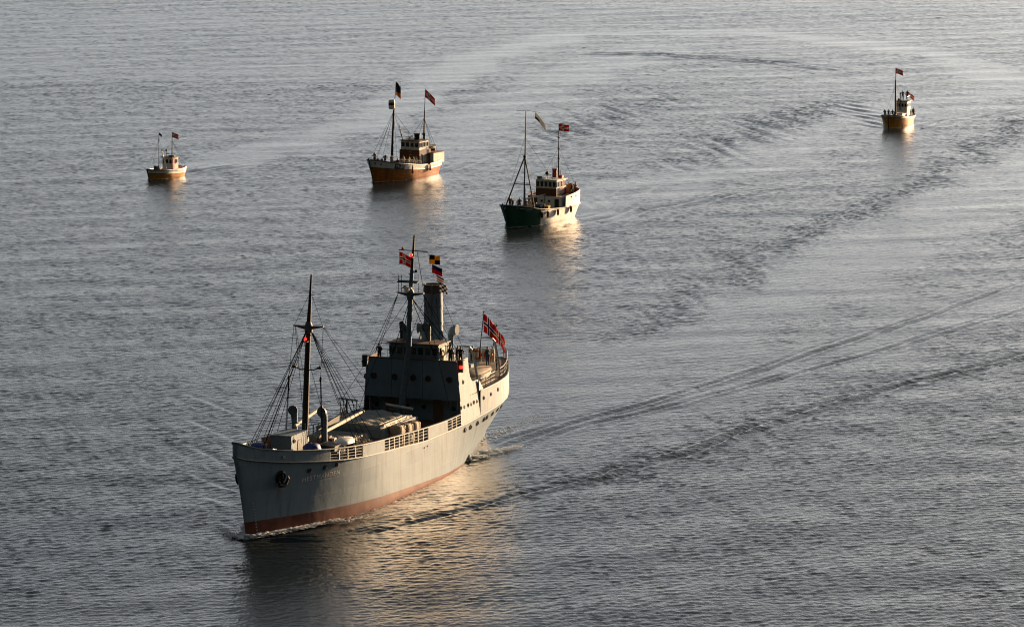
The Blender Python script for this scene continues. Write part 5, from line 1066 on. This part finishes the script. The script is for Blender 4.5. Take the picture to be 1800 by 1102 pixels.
# ------------------------------------------------------------------ broken water at bows and sterns
def foam(name, label, M, paths, seed):
    """froth: many small irregular flattened clots along the given lines; path = points, width, count, size, height"""
    r2 = np.random.default_rng(seed); mb = MB()
    base = [(math.cos(2 * math.pi * k / 6), math.sin(2 * math.pi * k / 6)) for k in range(6)]
    for pts, wd, n, sz, zz in paths:
        Pn = [Vector(p) for p in pts]; L = [0]
        for a, c in zip(Pn[:-1], Pn[1:]): L.append(L[-1] + (c - a).length)
        for _ in range(n):
            s = (r2.random() ** 1.2) * L[-1]; i = max(k for k in range(len(Pn) - 1) if L[k] <= s); t = (s - L[i]) / (L[i + 1] - L[i]); c = Pn[i].lerp(Pn[i + 1], t)
            fade = 1 - 0.55 * s / L[-1]; d = (Pn[i + 1] - Pn[i]).normalized(); nn = Vector((-d.y, d.x, 0)); c = c + nn * r2.normal(0, wd * .4) + Vector((0, 0, r2.random() * zz * fade - .02))
            r = sz * fade * (.35 + r2.random()); el = 1 + 1.6 * r2.random(); ang = math.atan2(d.y, d.x) + r2.normal(0, .4); ca, sa = math.cos(ang), math.sin(ang)
            vs = []
            for k, (bx, by) in enumerate(base):
                q = .7 + .6 * r2.random(); x, y = bx * r * el * q, by * r * q; vs.append((c.x + x * ca - y * sa, c.y + x * sa + y * ca, c.z))
            vs += [(c.x, c.y, c.z + r * .45), (c.x, c.y, c.z - r * .4)]
            mb.add([M @ Vector(v) for v in vs], [(k, (k + 1) % 6, 6) for k in range(6)] + [((k + 1) % 6, k, 7) for k in range(6)])
    o = mb.build(name, 'froth', None, True); o['kind'] = 'stuff'; o['label'] = label; return o
mat('froth', (0.78, 0.8, 0.8), 0.7, var=0.2, scale=3)
def wlpath(H, x0, x1, n, sd, off, z=.05): return [(x, sd * (H.y(x, .05) + off), z) for x in lin(x0, x1, n)]
foam('bow_wave_foam', 'white foam curling along the bow waterline of the grey ship', SM,
     [([(56.15, 0, .1)] + wlpath(SH, 55.9, 46.5, 14, 1, .22, .08), .34, 1500, .11, .36), ([(56.3, -.1, .08)] + wlpath(SH, 55.7, 47, 10, -1, .35, .05), .5, 420, .08, .16), ([(47.5, 4.2, .1), (44, 5.6, .12), (40, 7.3, .1)], .3, 300, .07, .15),
      ([(56.4, 0, .1), (55.2, -1.6, .1), (53, -3.6, .06)], .5, 420, .09, .2), (wlpath(SH, 46, 20, 12, 1, .1, .0), .15, 260, .06, .06)], 3)
foam('stern_wash_foam', 'white wash thrown up beside the stern of the grey ship', SM, [([(18.6, 3.1, .1), (17.3, 3.6, .1), (16.2, 4.1, .05)], .45, 420, .09, .4), ([(15.6, 3.2, .1), (13.4, 4.2, .1), (10.5, 5.0, .05)], .55, 480, .09, .35), ([(10, .2, .05), (4, .6, .05), (-6, .8, .02)], 1.4, 420, .07, .1)], 4)
DW = MB().tube([(18.4, 3.45, .1), (18.9, 3.3, 1.0), (19.0, 3.25, 1.25)], [.1, .06, .04], 8).build('discharge_jet', 'froth', ship, True)
for nm, H_, b_, x1, lb in (('foam', OH, ob, -5, 'thin foam at the bow of the varnished cutter'), ('foam', GH, gb, -6, 'thin foam at the bow of the green bowed boat'), ('foam', RH, rb, -4, 'thin foam at the bow of the boat heading for the viewer'), ('foam', LH, lb_, -3, 'thin foam at the bow of the smallest fishing boat')):
    foam('bow_foam', lb, b_.matrix_basis, [([(.1, 0, .05)] + wlpath(H_, -.2, x1, 8, 1, .1, .03), .12, 90, .08, .08), ([(.1, 0, .05)] + wlpath(H_, -.2, x1, 8, -1, .12, .03), .15, 70, .08, .08)], 9)
